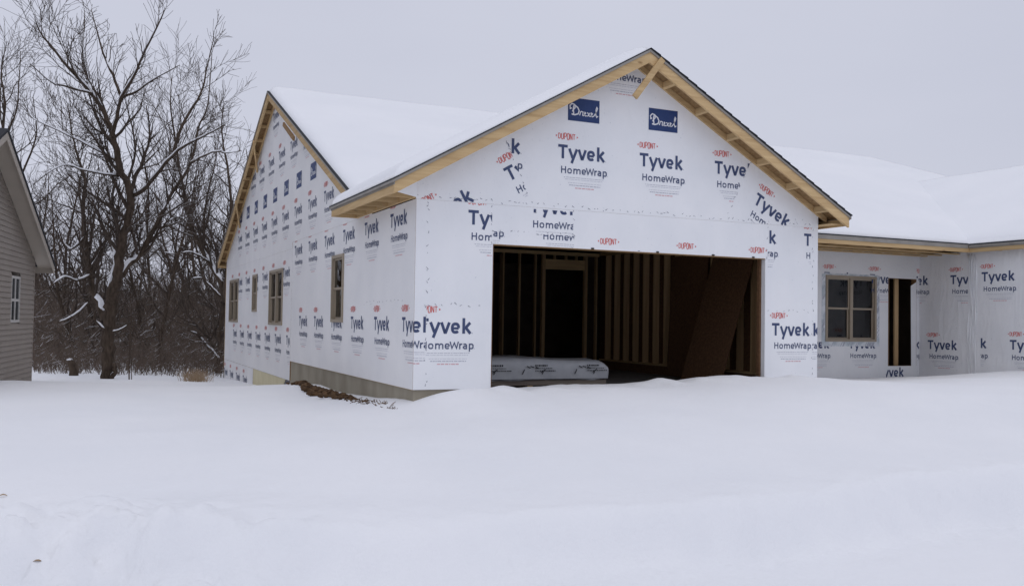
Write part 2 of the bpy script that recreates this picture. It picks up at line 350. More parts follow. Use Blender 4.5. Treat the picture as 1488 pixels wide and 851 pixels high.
# ------------------------------------------------------------------ dimensions of the house
W = 7.142; DA, DB, DT = 1.156, 6.036, 2.046; H = 2.61; SOF = 2.62
GS = .572; GE0, GE1, GR = -.487, 7.415, 3.45; GEZ = 2.79; GRZ = GEZ+GS*(GR-GE0); GS2 = (GRZ-GEZ)/(GE1-GR); OV = .459
ME0, MR, ME1 = 2.15, 10.7, 19.62; MRZ = 6.44; MS = (MRZ-GEZ)/(MR-ME0); MS2 = (MRZ-2.74)/(ME1-MR); MX = -.24; MHIP = 19.3; MEND = 27.5
EX, EY = 13.75, 3.75; WE, WR = 13.45, 18.0; WRZ = 5.10; WS = (WRZ-GEZ)/(WR-WE); WY0 = -2.9
BACK = 19.25; SEAMY = 8.46
def zg(x): return GEZ+GS*(x-GE0) if x <= GR else GRZ-GS2*(x-GR)
def zm(y): return GEZ+MS*(y-ME0) if y <= MR else MRZ-MS2*(y-MR)

house = empty('unfinished_house', (0, 0, 0), 'unfinished single storey house wrapped in white printed housewrap with snow covered roof and open garage', 'house')

# ------------------------------------------------------------------ printed lettering (flat print on the wrap)
def ell(cx, cy, rx, ry, a0, a1, n=12, p=2.6):
    q = []
    for i in range(n+1):
        a = rad(a0+(a1-a0)*i/n); c, s = math.cos(a), math.sin(a)
        q.append((cx+rx*math.copysign(abs(c)**(2/p), c), cy+ry*math.copysign(abs(s)**(2/p), s)))
    return q
def ribbon(pts, hw, closed=False):
    P = [np.array(p, float) for p in pts]; n = len(P); L = []; Rr = []
    for i in range(n):
        a = P[i-1] if (i > 0 or closed) else None; c = P[(i+1) % n] if (i < n-1 or closed) else None
        d1 = P[i]-a if a is not None else None; d2 = c-P[i] if c is not None else None
        if d1 is None: d1 = d2
        if d2 is None: d2 = d1
        d1 = d1/np.linalg.norm(d1); d2 = d2/np.linalg.norm(d2); n1 = np.array([-d1[1], d1[0]]); n2 = np.array([-d2[1], d2[0]])
        mv = n1+n2; l2 = mv@mv; mv = n1 if l2 < 1e-3 else mv*(2/l2)
        ln = np.linalg.norm(mv); mv = mv*min(1, 2.2/ln)
        L.append(P[i]+mv*hw); Rr.append(P[i]-mv*hw)
    return [[L[i], L[(i+1) % n], Rr[(i+1) % n], Rr[i]] for i in range(n if closed else n-1)]
def _tyvek():
    h = .0205
    return [([(0, .1845), (.157, .1845)], h), ([(.0785, .164), (.0785, 0)], h), ([(.312, .153), (.226, -.06)], h), ([(.186, .153), (.243, .014)], h),
            ([(.345, .153), (.396, .016), (.410, .016), (.461, .153)], h), (ell(.553, .076, .047, .058, 0, 318, 16)[0:], h), ([(.527, .072), (.60, .072)], .016),
            ([(.676, 0), (.676, .216)], h), ([(.772, .153), (.706, .084), (.778, 0)], h)]
def _homewrap():
    h = .0085; o = .053; b = -.216; S = []
    def a(pts, hw=h): S.append(([(x+o, y+b) for x, y in pts], hw))
    a([(.0085, 0), (.0085, .104)]); a([(.073, 0), (.073, .104)]); a([(.017, .055), (.0645, .055)])
    S.append(([(x+o, y+b) for x, y in ell(.1415, .039, .030, .031, 0, 340, 14)], h)); a([(.170, .03), (.1715, .041)])
    a([(.2135, 0), (.2135, .078)]); a([(.222, .058), (.232, .0695), (.252, .0695), (.264, .057), (.264, 0)]); a([(.2725, .058), (.284, .0695), (.304, .0695), (.317, .057), (.317, 0)])
    S.append(([(x+o, y+b) for x, y in ell(.382, .039, .029, .031, 0, 318, 14)], h)); a([(.361, .037), (.410, .037)], .007)
    a([(.424, .104), (.452, .010), (.4865, .088), (.520, .010), (.546, .104)])
    a([(.569, 0), (.569, .078)]); a([(.577, .056), (.588, .0695), (.606, .0695)])
    a([(.668, 0), (.668, .055), (.656, .0695), (.622, .0695)]); a([(.6595, .042), (.637, .042), (.622, .030), (.622, .020), (.636, .0085), (.6595, .0085)])
    a([(.7135, -.034), (.7135, .078)]); a([(.722, .0695), (.752, .0695), (.767, .055), (.767, .023), (.752, .0085), (.722, .0085)])
    return S
def _dupont():
    G = {'D': [([(0, 0), (0, 1), (.55, 1), (1, .75), (1, .25), (.55, 0)], True)], 'U': [([(0, 1), (0, .18), (.3, 0), (.7, 0), (1, .18), (1, 1)], False)],
         'P': [([(0, 0), (0, 1), (.75, 1), (1, .85), (1, .6), (.75, .45), (.12, .45)], False)], 'O': [([(.25, 0), (0, .2), (0, .8), (.25, 1), (.75, 1), (1, .8), (1, .2), (.75, 0)], True)],
         'N': [([(0, 0), (0, 1)], False), ([(.08, 1), (.92, 0)], False), ([(1, 0), (1, 1)], False)], 'T': [([(-.1, 1), (1.1, 1)], False), ([(.5, .93), (.5, 0)], False)]}
    S = []; cx, cz = .1415, .329
    for i, ch in enumerate('DUPONT'):
        for pts, cl in G[ch]:
            q = []
            for x, y in pts:
                X = .002+.0485*i+x*.034; hh = .046*(1-.42*((X-cx)/.19)**2); q.append((X, cz+(y*2-1)*hh))
            S.append((q, .0056, cl))
    return S
SC_DREXEL = [([(.10, .60), (.055, .56), (.045, .70), (.11, .80), (.20, .76), (.21, .62), (.14, .50), (.12, .44)], .016), ([(.165, .72), (.15, .55), (.17, .36), (.14, .31), (.10, .33)], .018),
             ([(.10, .33), (.20, .30), (.31, .36), (.345, .50), (.30, .64), (.20, .74)], .018),
             ([(.36, .30), (.39, .46), (.42, .49), (.45, .47), (.47, .47), (.46, .32), (.49, .30)], .014), ([(.49, .30), (.53, .36), (.56, .44), (.53, .47), (.515, .38), (.55, .30), (.60, .32)], .013),
             ([(.60, .46), (.64, .44), (.67, .32), (.71, .30)], .013), ([(.71, .47), (.68, .42), (.64, .34), (.61, .30)], .013),
             ([(.71, .30), (.75, .36), (.78, .44), (.75, .47), (.735, .38), (.77, .30), (.82, .33)], .013), ([(.82, .33), (.90, .52), (.945, .70), (.92, .76), (.895, .66), (.89, .40), (.915, .30), (.965, .36)], .014)]
LOGO = []     # (polygon, material, layer)
for i, (p, h) in enumerate(_tyvek()): LOGO += [(q, 0, i) for q in ribbon(p, h)]
for i, (p, h) in enumerate(_homewrap()): LOGO += [(q, 0, i) for q in ribbon(p, h)]
for i, (p, h, cl) in enumerate(_dupont()): LOGO += [(q, 1, i % 4) for q in ribbon(p, h, cl)]
LOGO += [([(-.050, .329), (-.024, .346), (-.024, .312)], 1, 0), ([(.333, .329), (.307, .312), (.307, .346)], 1, 0)]
def _fine(x0, x1, z, h, mi, seed):
    r = random.Random(seed); x = x0; q = []
    while x < x1-.01:
        ww = r.uniform(.018, .06); q.append(([(x, z-h), (min(x+ww, x1), z-h), (min(x+ww, x1), z+h), (x, z+h)], mi, 0)); x += ww+r.uniform(.006, .012)
    return q
LOGO += _fine(.10, .77, -.272, .0030, 2, 1)+_fine(.12, .75, -.300, .0022, 2, 2)+_fine(.17, .73, -.350, .0022, 2, 3)+_fine(.19, .72, -.384, .0048, 0 if False else 2, 4)+_fine(.29, .61, -.424, .0068, 3, 5)
LOGO += [([(.800, 0), (.812, 0), (.812, .012), (.800, .012)], 2, 0), ([(.835, -.214), (.845, -.214), (.845, -.204), (.835, -.204)], 2, 0)]
DREX = [([(.154, .574), (.688, .574), (.688, .917), (.154, .917)], 4, 0)]
for i, (p, h) in enumerate(SC_DREXEL):
    DREX += [(q, 5, 1+i) for q in ribbon([(.162+x*.52, .574+(y*.82-.02)*.40) for x, y in p], h*.55)]
def clip(poly, hps):
    P = [np.array(p, float) for p in poly]
    for a, b, c in hps:
        Q = []; n = len(P)
        for i in range(n):
            p, q = P[i], P[(i+1) % n]; dp = a*p[0]+b*p[1]+c; dq = a*q[0]+b*q[1]+c
            if dp >= 0: Q.append(p)
            if (dp >= 0) != (dq >= 0): Q.append(p+(q-p)*dp/(dp-dq))
        P = Q
        if len(P) < 3: return None
    return P
def right_of(p, q):      # half plane to the right of the line p->q
    d = (q[0]-p[0], q[1]-p[1]); a, b = d[1], -d[0]; return (a, b, -(a*p[0]+b*p[1]))
def left_of(p, q): a, b, c = right_of(p, q); return (-a, -b, -c)
def ugt(v): return (1, 0, -v)
def ult(v): return (-1, 0, v)
def vgt(v): return (0, 1, -v)
def vlt(v): return (0, -1, v)
PRINTM = ['navy', 'red', 'greyp', 'pinkp', 'box_navy', 'white_print']
def logo(parent, mapf, u, v, ang=0.0, clips=(), drex=False, lift=0.0, holes=()):
    ca, sa = math.cos(rad(ang)), math.sin(rad(ang)); mb = MB()
    for poly, mi, lay in LOGO+(DREX if drex else []):
        q = [(u+p[0]*ca-p[1]*sa, v+p[0]*sa+p[1]*ca) for p in poly]
        q = clip(q, clips) if clips else q
        qs = [q] if q is not None else []
        for h in holes:
            nq = []
            for q in qs:
                for c_ in ([ult(h[0])], [ugt(h[1])], [ugt(h[0]), ult(h[1]), vlt(h[2])], [ugt(h[0]), ult(h[1]), vgt(h[3])]):
                    r_ = clip(q, c_)
                    if r_ is not None: nq.append(r_)
            qs = nq
        for q in qs: mb.poly([mapf(p[0], p[1], lift+.0022+.00025*lay) for p in q], mi)
    if not mb.f: return None
    return mb.build('printed_logo', PRINTM, parent, fix=False, kind='stuff')
def seam_dashes(mapf, lines, step=.12, seed=1, lift=.0):
    """little staple dashes along the lapped seams, with pucker shadow painted in"""
    mb = MB(); r = random.Random(seed)
    for (u0, v0), (u1, v1) in lines:
        L = math.hypot(u1-u0, v1-v0); t = 0
        while t < L:
            k = t/L; u = u0+(u1-u0)*k+r.gauss(0, .012); v = v0+(v1-v0)*k+r.gauss(0, .012); a = math.atan2(v1-v0, u1-u0)+r.uniform(-.9, .9)
            l, h = r.uniform(.008, .024), r.uniform(.003, .0065); c, s = math.cos(a), math.sin(a)
            mb.poly([mapf(u+x*c-y*s, v+x*s+y*c, lift+.0035) for x, y in ((-l, -h), (l, -h*.4), (l, h*.4), (-l, h))]); t += r.uniform(.4, 1.5)*step
    return mb
def FR(u, v, n): return (u, -n, v)                     # garage front wall, faces -Y
def SD(u, v, n): return (-n, -u, v)                    # side wall, faces -X  (u = -Y)
def EN(u, v, n): return (u, EY-n, v)
def WG(u, v, n): return (EX-n, -u, v)

def wallpiece(mb, mapf, u0, u1, v0, v1, th, holes=()):
    us = sorted({u0, u1, *[h[0] for h in holes], *[h[1] for h in holes]}); vs = sorted({v0, v1, *[h[2] for h in holes], *[h[3] for h in holes]})
    for a, b in zip(us, us[1:]):
        for c, d in zip(vs, vs[1:]):
            if any(h[0] <= a and b <= h[1] and h[2] <= c and d <= h[3] for h in holes): continue
            P = [np.array(mapf(x, y, 0)) for x, y in ((a, c), (b, c), (b, d), (a, d))]
            mb.prism(P, np.array(mapf(0, 0, -th))-np.array(mapf(0, 0, 0)), 0, 1, 1)

# ---- garage front wall: two piers, header, gable field
RT = .065
wall = MB()
wallpiece(wall, FR, 0.003, W, 0, H, .15, [(DA, DB, 0, DT)])
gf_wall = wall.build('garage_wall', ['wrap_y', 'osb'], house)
gab = MB()
tri = [(-.004, H+.0005), (W, H+.0005), (W, zg(W)-RT), (GR, GRZ-RT), (-.004, zg(0)-RT)]
gab.prism([(u, -.004, v) for u, v in tri], (0, .15, 0), 0, 1, 1)
gable_field = gab.build('gable_wall', ['wrap_y', 'osb'], house)
wallclip = [vgt(2.615), right_of((0, zg(0)-RT-.005), (GR, GRZ-RT-.005)), right_of((GR, GRZ-RT-.005), (W, zg(W)-RT-.005)), ugt(.0), ult(W)]
cutL = ((1.796, 2.561), (1.314, 3.578)); cutR = ((5.259, 2.736), (5.704, 3.611)); lf = .005
for k in range(4):
    logo(gable_field, FR, .764+1.408*k, 3.362, 0, wallclip+[right_of(*cutL), left_of(*cutR)], True, lf)
logo(gable_field, FR, 2.853, 4.852, 0, wallclip, False, lf)
for k in range(2):
    logo(gable_field, FR, 1.391-1.409*k*math.cos(rad(30.2)), 2.950-1.409*k*math.sin(rad(30.2)), 30.2, wallclip+[left_of(*cutL)], False, lf)
logo(gable_field, FR, 5.760, 2.944, -28.7, wallclip+[right_of(*cutR)], False, lf)
logo(gf_wall, FR, .773, 2.303, 0, [ult(1.135), ugt(.18), vlt(2.605)])
logo(gf_wall, FR, .055, .772, 0, [ugt(.178), ult(DA)])
logo(gf_wall, FR, -.52, .782, 0, [ugt(.002), ult(.172)])
for u in (.49, 1.90): logo(gf_wall, FR, u, 2.369, 0, [ugt(1.15), ult(2.46), vlt(2.225), vgt(DT)])
logo(gf_wall, FR, 1.731, 2.533, 0, [ugt(1.775), ult(2.44), vgt(2.26), vlt(2.585)])
for u in (2.91, 4.32, 5.725): logo(gf_wall, FR, u, 1.847, 0, [vgt(DT+.01), ult(6.06), ugt(2.5)])
for u in (5.45, 6.84): logo(gf_wall, FR, u, 2.298, 0, [ugt(6.075), ult(6.995), vlt(2.605), left_of((6.0, 2.03), (6.0, 3.0)) if False else ugt(6.075)])
logo(gf_wall, FR, 6.172, .789, 0, [ult(7.02)]); logo(gf_wall, FR, 6.40, .789, 0, [ugt(7.03), ult(W-.002)])
st = seam_dashes(FR, [((.18, .05), (.18, 2.58)), ((1.13, 2.06), (1.13, 2.6)), ((1.15, 2.235), (2.45, 2.25)), ((2.45, 2.05), (2.45, 2.6)), ((7.03, .05), (7.03, 2.6)), ((6.07, 2.06), (6.07, 2.6)), ((.2, 1.17), (1.1, 1.17)), ((6.1, 1.2), (7.0, 1.2))], .13, 3)
st.build('seam_staple_shade', 'staple_shade', gf_wall, fix=False, kind='stuff')
st = seam_dashes(FR, [((.02, 2.66), (7.1, 2.655)), cutL, cutR, ((6.5, 2.7), (6.9, 2.75))], .115, 4, lf)
st.build('seam_staple_shade', 'staple_shade', gable_field, fix=False, kind='stuff')

# ---- side wall (garage side), lower wing side, big gable
wall = MB()
W4 = (-4.70, -3.87, .885, 2.09); W3 = (-11.17, -9.45, .77, 2.09); W2 = (-13.77, -13.06, 1.09, 2.09); W1 = (-18.28, -16.45, .78, 2.09)
wallpiece(wall, SD, -SEAMY, -.15, 0, H, .15, [W4])
wallpiece(wall, SD, -.15, -.0005, 0, H, .0028)
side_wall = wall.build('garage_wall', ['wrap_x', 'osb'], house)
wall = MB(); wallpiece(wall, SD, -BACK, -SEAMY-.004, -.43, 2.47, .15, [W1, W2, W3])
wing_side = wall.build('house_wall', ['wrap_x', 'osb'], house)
gab = MB()
poly = [(.16, H), (ME0, H), (ME0+.3, zm(ME0+.3)-RT), (MR, MRZ-RT), (BACK, zm(BACK)-RT), (BACK, 2.47), (SEAMY+.004, 2.47), (SEAMY+.004, H)]
gab.prism([(-.003, y, z) for y, z in poly], (.15, 0, 0), 0, 1, 1)
big_gable = gab.build('gable_wall', ['wrap_x', 'osb'], house)
for y in (.52, 1.931, 3.337, 4.745, 6.16, 7.57): logo(side_wall, SD, -y, .785, 0, [ugt(-SEAMY), ult(-.002)], holes=[W4])
for y in (1.178, 2.585, 3.99, 5.40, 6.81, 8.2): logo(side_wall, SD, -y, 2.302, 0, [ugt(-SEAMY), ult(-.002), vlt(H)], holes=[W4])
for k in range(7): logo(wing_side, SD, -(10.337+1.409*k-1.409*1), .35, 0, [ugt(-BACK+.05), ult(-SEAMY-.05)])
for k in range(7): logo(wing_side, SD, -(9.475+1.409*k), 1.875, 0, [ugt(-BACK+.05), ult(-SEAMY-.05), vlt(2.46)], holes=[W1, W2, W3])
gclip = [right_of((-BACK, zm(BACK)-RT-.02), (-MR, MRZ-RT-.02)), right_of((-MR, MRZ-RT-.02), (-ME0, zm(ME0)-RT-.02)), ugt(-BACK+.05), vgt(2.62)]
for k in range(-1, 8): logo(big_gable, SD, -(6.915+1.405*k), 3.170, 0, gclip, True, .003)
for k in range(-1, 5): logo(big_gable, SD, -(8.948+1.395*k), 4.707, 0, gclip, False, .003)
logo(big_gable, SD, -11.25, 5.80, 0, gclip, False, .003)
st = seam_dashes(SD, [((-SEAMY+.03, .1), (-SEAMY+.03, 2.5)), ((-2.5, 1.22), (-.3, 1.21))], .16, 5)
st.build('seam_staple_shade', 'staple_shade', side_wall, fix=False, kind='stuff')
low = MB(); wallpiece(low, SD, -BACK+.01, -13.43, -1.9, -.435, .14)
low_wrap = low.build('foundation_wrap', ['wrap_x', 'osb'], house)
for y in (15.19, 16.55, 17.9, 19.2): logo(low_wrap, SD, -y, -.92, 0, [ugt(-BACK+.05)])
fm = MB(); fm.prism([(.005, y, z) for y, z in ((9.55, -1.9), (9.55, -.80), (9.0, -.46), (9.0, -.436), (13.42, -.436), (13.42, -1.9))], (.06, 0, 0)); fm.build('foam_board', 'foam', house)
dp = MB(); dp.box(.02, .2, 8.56, 13.4, -1.9, -.44); dp.build('foundation_coating', 'damp', house)

# ---- foundation and slab
fo = MB(); fo.box(.022, .22, .024, 8.54, -1.3, -.004); fo.box(.2205, DA, .024, .22, -1.3, -.004); fo.box(DB, W-.02, .024, .22, -1.3, -.003)
fo.box(W-.22, W-.022, .22, 7.2, -1.3, .06); fo.box(DA, DB, .03, .22, -1.3, -.14)
fo.build('foundation', 'concrete', house)
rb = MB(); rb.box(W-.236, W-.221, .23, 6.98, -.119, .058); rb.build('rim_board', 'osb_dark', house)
sl = MB(); sl.box(.22, W-.22, .05, 7.1, -.3, -.12); sl.build('garage_slab', 'slab', house)
fo2 = MB(); fo2.box(W, EX, EY+.03, EY+.2, -1.3, -.2); fo2.box(EX+.03, EX+.2, WY0+.5, EY+.2, -1.3, -.2); fo2.build('foundation', 'concrete', house)
plate = MB(); plate.box(-.001, .03, .02, SEAMY, -.0035, -.0005); plate.build('sill_plate', 'pine_y', house)

# ---- entry wall and right wing wall
DRX = (12.76, 13.66, .057, 2.09); EW = (10.865, 12.38, .614, 2.095)
wall = MB(); wallpiece(wall, EN, W, EX, -.5, 2.66, .15, [DRX, EW])
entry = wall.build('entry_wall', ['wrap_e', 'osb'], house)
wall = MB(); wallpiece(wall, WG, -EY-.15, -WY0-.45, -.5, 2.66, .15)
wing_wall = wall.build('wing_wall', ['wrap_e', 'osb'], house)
for u in (10.185-1.409, 10.185, 11.559): logo(entry, EN, u, .461, 0, [ugt(W+.02), vlt(.60)])
logo(entry, EN, 12.97, .461, 0, [ugt(DRX[1]+.01), ult(EX-.005)])
logo(entry, EN, 12.46, -.188, 0, [ugt(12.70), ult(13.5), vlt(.04)])
for u in (10.83-1.409, 10.83): logo(entry, EN, u, 1.955, 0, [ugt(W+.02), vgt(2.12)])
logo(entry, EN, 12.19, 1.955, 0, [ult(DRX[0]), ugt(12.03)])
logo(entry, EN, 13.55, 1.955, 0, [ugt(DRX[1]-.1), ult(EX-.005), ugt(DRX[1])])
logo(wing_wall, WG, -4.29, 1.955, 0, [ugt(-3.74), ult(-2.95)])
logo(wing_wall, WG, -2.882, 1.948, 0, [ult(-2.42)]); logo(wing_wall, WG, -2.076, 1.985, 0, [])
logo(wing_wall, WG, -3.50, .463, 0, [ugt(-3.74), ult(-2.42)]); logo(wing_wall, WG, -2.75, .53, 0, [ugt(-2.10), ult(-1.5)])
for k in range(3): logo(wing_wall, WG, -1.397+1.409*k, .522, 0, [])
for k in range(2): logo(wing_wall, WG, -.667+1.409*k, 1.985, 0, [])
# loose vertical lap of wrap with folds on the wing wall
fd = MB(); r = random.Random(5)
for k, y in enumerate((2.40, 2.36, 2.31, 2.27, 2.22)):
    pts = [(EX-.012-.008*math.sin(z*3+k), y+.018*math.sin(z*2.3+k*1.7), z) for z in np.linspace(-.15, 2.6, 16)]
    fd.tube(pts, [.011+.007*math.sin(i*1.3+k) for i in range(16)], 6)
fd.build('wrap_fold', 'wrap_e', wing_wall, smooth=True)
# rest of the house shell (rear, far end)
sh = MB(); sh.box(0.16, MEND-.6, BACK-.15, BACK, -1.6, 2.7); sh.box(MEND-.75, MEND-.6, 3.0, BACK-.15, -1.3, 2.7)
sh.box(EX+.15, WR+3.9, WY0+.45, WY0+.6, -.5, 2.7); sh.box(WR+3.75, WR+3.9, WY0+.6, 3.2, -.5, 2.7); sh.box(WR+3.9, MEND-.75, 3.0, 3.15, -.5, 2.7)
sh.prism([(WE+.3, WY0+.45, 2.7), (WR+4.2, WY0+.45, 2.7), (WR, WY0+.45, WRZ-.1)], (0, .15, 0))
sh.build('house_wall', 'wrap_x', house)
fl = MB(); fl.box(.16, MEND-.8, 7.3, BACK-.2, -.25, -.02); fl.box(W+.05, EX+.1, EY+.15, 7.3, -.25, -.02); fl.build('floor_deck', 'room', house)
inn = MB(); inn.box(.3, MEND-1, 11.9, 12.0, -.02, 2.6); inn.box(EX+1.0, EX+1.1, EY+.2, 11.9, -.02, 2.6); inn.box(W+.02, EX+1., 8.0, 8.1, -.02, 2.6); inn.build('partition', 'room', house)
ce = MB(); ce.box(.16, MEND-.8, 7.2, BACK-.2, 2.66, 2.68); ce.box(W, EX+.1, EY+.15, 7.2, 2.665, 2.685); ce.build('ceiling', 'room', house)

# ---- garage interior framing
sill = MB(); sill.box(W-.19, W-.045, .22, 6.98, .062, .10); sill.box(W-.19, W-.045, .16, 6.98, 2.53, 2.605); sill.build('wall_plate', 'pine_y', house)
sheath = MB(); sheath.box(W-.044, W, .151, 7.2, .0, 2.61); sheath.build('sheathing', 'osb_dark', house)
stud_me = MB(); stud_me.box(-.07, .07, -.019, .019, 0, 2.43); stud_me = stud_me.mesh('stud', 'stud')
for k in range(17):
    o = link('stud', stud_me, house); o.location = (W-.115, .25+.402*k+.03, .10)
for k in range(17):
    o = link('stud', stud_me, house); o.location = (.22, .25+.402*k, .10)
stud_b = MB(); stud_b.box(-.019, .019, -.045, .045, 0, 2.60); stud_b = stud_b.mesh('stud', 'stud')
for x in [.4+.406*k for k in range(13)]+[5.46, 5.50, 6.57, 6.61, 6.88]:
    o = link('stud', stud_b, house); o.location = (x, 7.05, -.10)
cr = MB(); cr.box(.25, 5.44, 7.0, 7.1, -.12, -.082); cr.box(.25, W-.2, 7.0, 7.1, 2.505, 2.58); cr.box(5.52, 6.55, 7.01, 7.09, 2.17, 2.40); cr.build('wall_plate', 'pine_x', house)
for k, x in enumerate((5.75, 6.05, 6.32)):
    mb = MB(); mb.box(x, x+.038, 7.01, 7.09, 2.401, 2.504); mb.build('cripple_stud', 'stud', house)
for k in range(6):
    mb = MB(); mb.box(W+.05-1.0*k-2.1, W+.088-1.0*k-2.1, 8.6+.1*k, 8.69+.1*k, 0, 2.6); mb.build('stud', 'stud', house)
for k in range(11):
    mb = MB(); mb.box(.2, W-.2, .5+.61*k, .538+.61*k, 2.612, 2.70); mb.build('ceiling_joist', 'pine_x', house)
for x in (2.75, 3.9, 4.95, 5.75):
    mb = MB(); mb.box(x, x+.05, -.008, -.0045, DT+.0, DT+.022); mb.build('tack_strip', 'ink', house)
hd = MB(); hd.box(DA-.2, DB+.2, .152, .24, DT+.02, DT+.36); hd.build('header_beam', 'pine_x', house)
jb = MB(); jb.box(DA+.001, DA+.012, -.001, .152, -.1, DT); jb.build('door_jamb', 'osb_dark', house)
jb = MB(); jb.box(DB-.012, DB-.001, -.001, .09, -.1, DT); jb.build('door_jamb', 'wrap_y', house)
jb = MB(); jb.box(DB-.05, DB-.012, .091, .155, -.1, DT); jb.build('door_jamb', 'osb_dark', house)
jt = MB(); jt.box(DA+.013, DB-.013, -.003, .152, DT-.012, DT-.001); jt.build('door_jamb', 'osb', house)

# ---- roof: deck with shingles, drip edge, fascia
def roofplane(name, pts, th=.055):
    mb = MB(); mb.prism([(p[0], p[1], p[2]-.0185) for p in pts], (0, 0, .0185-th), 1, 1, 0)
    deck = mb.build(name, ['drip', 'osb'], house)
    mb = MB(); mb.prism(pts, (0, 0, -.018), 0); mb.build('shingle_layer', 'shingle', deck)
    return deck
VY = ME0+(GRZ-GEZ)/MS
roofplane('roof', [(GE0, -OV-.02, GEZ), (GR, -OV-.02, GRZ), (GR, VY, GRZ), (GE0, 3.02, GEZ)])
roofplane('roof', [(GR, -OV-.02, GRZ), (GE1, -OV-.02, GEZ), (GE1, ME0, GEZ), (GR, VY, GRZ)])
roofplane('roof', [(MX-.02, ME0+.06, GEZ+.03), (MHIP+6, ME0, GEZ), (MHIP, MR, MRZ), (MX-.02, MR, MRZ)])
roofplane('roof', [(MX-.02, MR, MRZ), (MHIP, MR, MRZ), (MEND, ME1, 2.74), (MX-.02, ME1, 2.74)])
roofplane('roof', [(MHIP, MR, MRZ), (MHIP+6, ME0, GEZ), (MEND, ME0, 2.74), (MEND, ME1, 2.74)])
WVY = ME0+(WRZ-GEZ)/MS
roofplane('roof', [(WE, WY0, GEZ), (WR, WY0, WRZ), (WR, WVY, WRZ), (WE, ME0, GEZ)])
roofplane('roof', [(WR, WY0, WRZ), (2*WR-WE, WY0, GEZ), (2*WR-WE, ME0, GEZ), (WR, WVY, WRZ)])
# shingle tabs stepping along the right rake of the garage
for k in range(24):
    t0 = k/24; x0 = GR+(GE1-GR)*t0; x1 = GR+(GE1-GR)*(t0+1/24); mb = MB()
    mb.prism([(x0, -OV-.035, zg(x0)+.004), (x1+.01, -OV-.035, zg(x1+.01)+.018), (x1+.01, -OV-.035, zg(x1+.01)+.002), (x0, -OV-.035, zg(x0)-.006)], (0, .25, 0)); mb.build('shingle', 'shingle', house)
FH = .155   # fascia depth
def rake_x(x0, x1, y, name='rake_fascia', th=.04, top=.058, h=FH, m_='pine_x'):
    mb = MB(); mb.prism([(x0, y, zg(x0)-top), (x1, y, zg(x1)-top), (x1, y, zg(x1)-top-h), (x0, y, zg(x0)-top-h)], (0, th, 0)); return mb.build(name, m_, house)
y0 = -OV
rake_x(GE0+.03, GR, y0); rake_x(GR, GE1-.03, y0)
rake_x(GE0-.005, GR, y0-.012, 'drip_edge', .014, .022, .036, 'drip'); rake_x(GR, GE1+.005, y0-.012, 'drip_edge', .014, .022, .036, 'drip')
rake_x(.0, GR, -.045, 'ledger', .038, .06, .09); rake_x(GR, W+.15, -.045, 'ledger', .038, .06, .09)
k = 0
for side in (-1, 1):
    for i in range(1, 8):
        x = GR+side*.61*i-.1*side
        if x < .9 or x > GE1-.25: continue
        mb = MB(); z = zg(x)-.062
        mb.prism([(x, -OV+.042, z), (x+.038, -OV+.042, z+side*-.57*.038), (x+.038, -OV+.042, z-.09+side*-.57*.038), (x, -OV+.042, z-.09)], (0, OV-.09, 0)); mb.build('lookout', 'pine_y', house)
br = MB(); br.bar((3.66, -OV-.022, 4.90), (3.18, -OV-.022, 4.275), .09, .036, up=(0, 1, 0)); br.build('brace', 'pine_x', house)
# left eave of the garage
ex = GE0+.035
fa = MB(); fa.box(ex, ex+.038, -OV+.041, 3.0, SOF, GEZ-.046); fa.build('fascia', 'pine_y', house)
de = MB(); de.box(ex-.012, ex-.001, -OV-.012, 3.0, GEZ-.075, GEZ-.03); de.build('drip_edge', 'drip', house)
en = MB(); en.box(ex+.04, -.005, 2.962, 3.0, SOF, SOF+.13); en.build('soffit_end', 'pine_x', house)
le = MB(); le.box(-.045, -.006, -.0, 2.96, SOF+.003, SOF+.09); le.build('ledger', 'pine_y', house)
for y in (.05, .62, 1.2, 1.78, 2.37):
    mb = MB(); mb.box(ex+.039, -.046, y, y+.038, SOF+.004, SOF+.092); mb.build('lookout', 'pine_x', house)
fl = MB(); fl.prism([(-.41, -OV+.06, SOF+.01), (-.002, -.012, SOF+.01), (-.002, -.012, SOF+.33), (-.41, -OV+.06, SOF+.10)], (.003, -.003, 0)); fl.build('wrap_flap', 'wrap_y', house)
# right eave of the garage
ex = GE1-.035
fa = MB(); fa.box(ex-.038, ex, -OV+.041, ME0, SOF, GEZ-.05); fa.build('fascia', 'pine_y', house)
de = MB(); de.box(ex+.001, ex+.012, -OV-.012, ME0, GEZ-.075, GEZ-.03); de.build('drip_edge', 'drip', house)
so_ = MB(); so_.box(W+.002, ex-.04, -.30, ME0, SOF+.03, SOF+.045); so_.build('soffit_board', 'pine_x', house)
# main eave over the entry
fa = MB(); fa.box(W+.02, WE+.035, ME0+.035, ME0+.073, SOF, GEZ-.05); fa.build('fascia', 'pine_x', house)
de = MB(); de.box(GE1-.05, WE, ME0+.022, ME0+.034, GEZ-.085, GEZ-.035); de.build('drip_edge', 'drip', house)
for x in np.arange(W+.25, WE, .61):
    mb = MB(); mb.box(x, x+.038, ME0+.075, EY-.006, SOF+.012, SOF+.13); mb.build('rafter_tail', 'pine_y', house)
for y in (2.62, 3.1, 3.5):
    mb = MB(); mb.box(W+.02, EX-.01, y, y+.089, SOF-.012, SOF+.010); mb.build('soffit_nailer', 'pine_x', house)
dk = MB(); dk.box(W+.02, EX-.01, ME0+.08, EY-.01, SOF+.14, SOF+.15); dk.build('soffit_deck', 'osb', house)
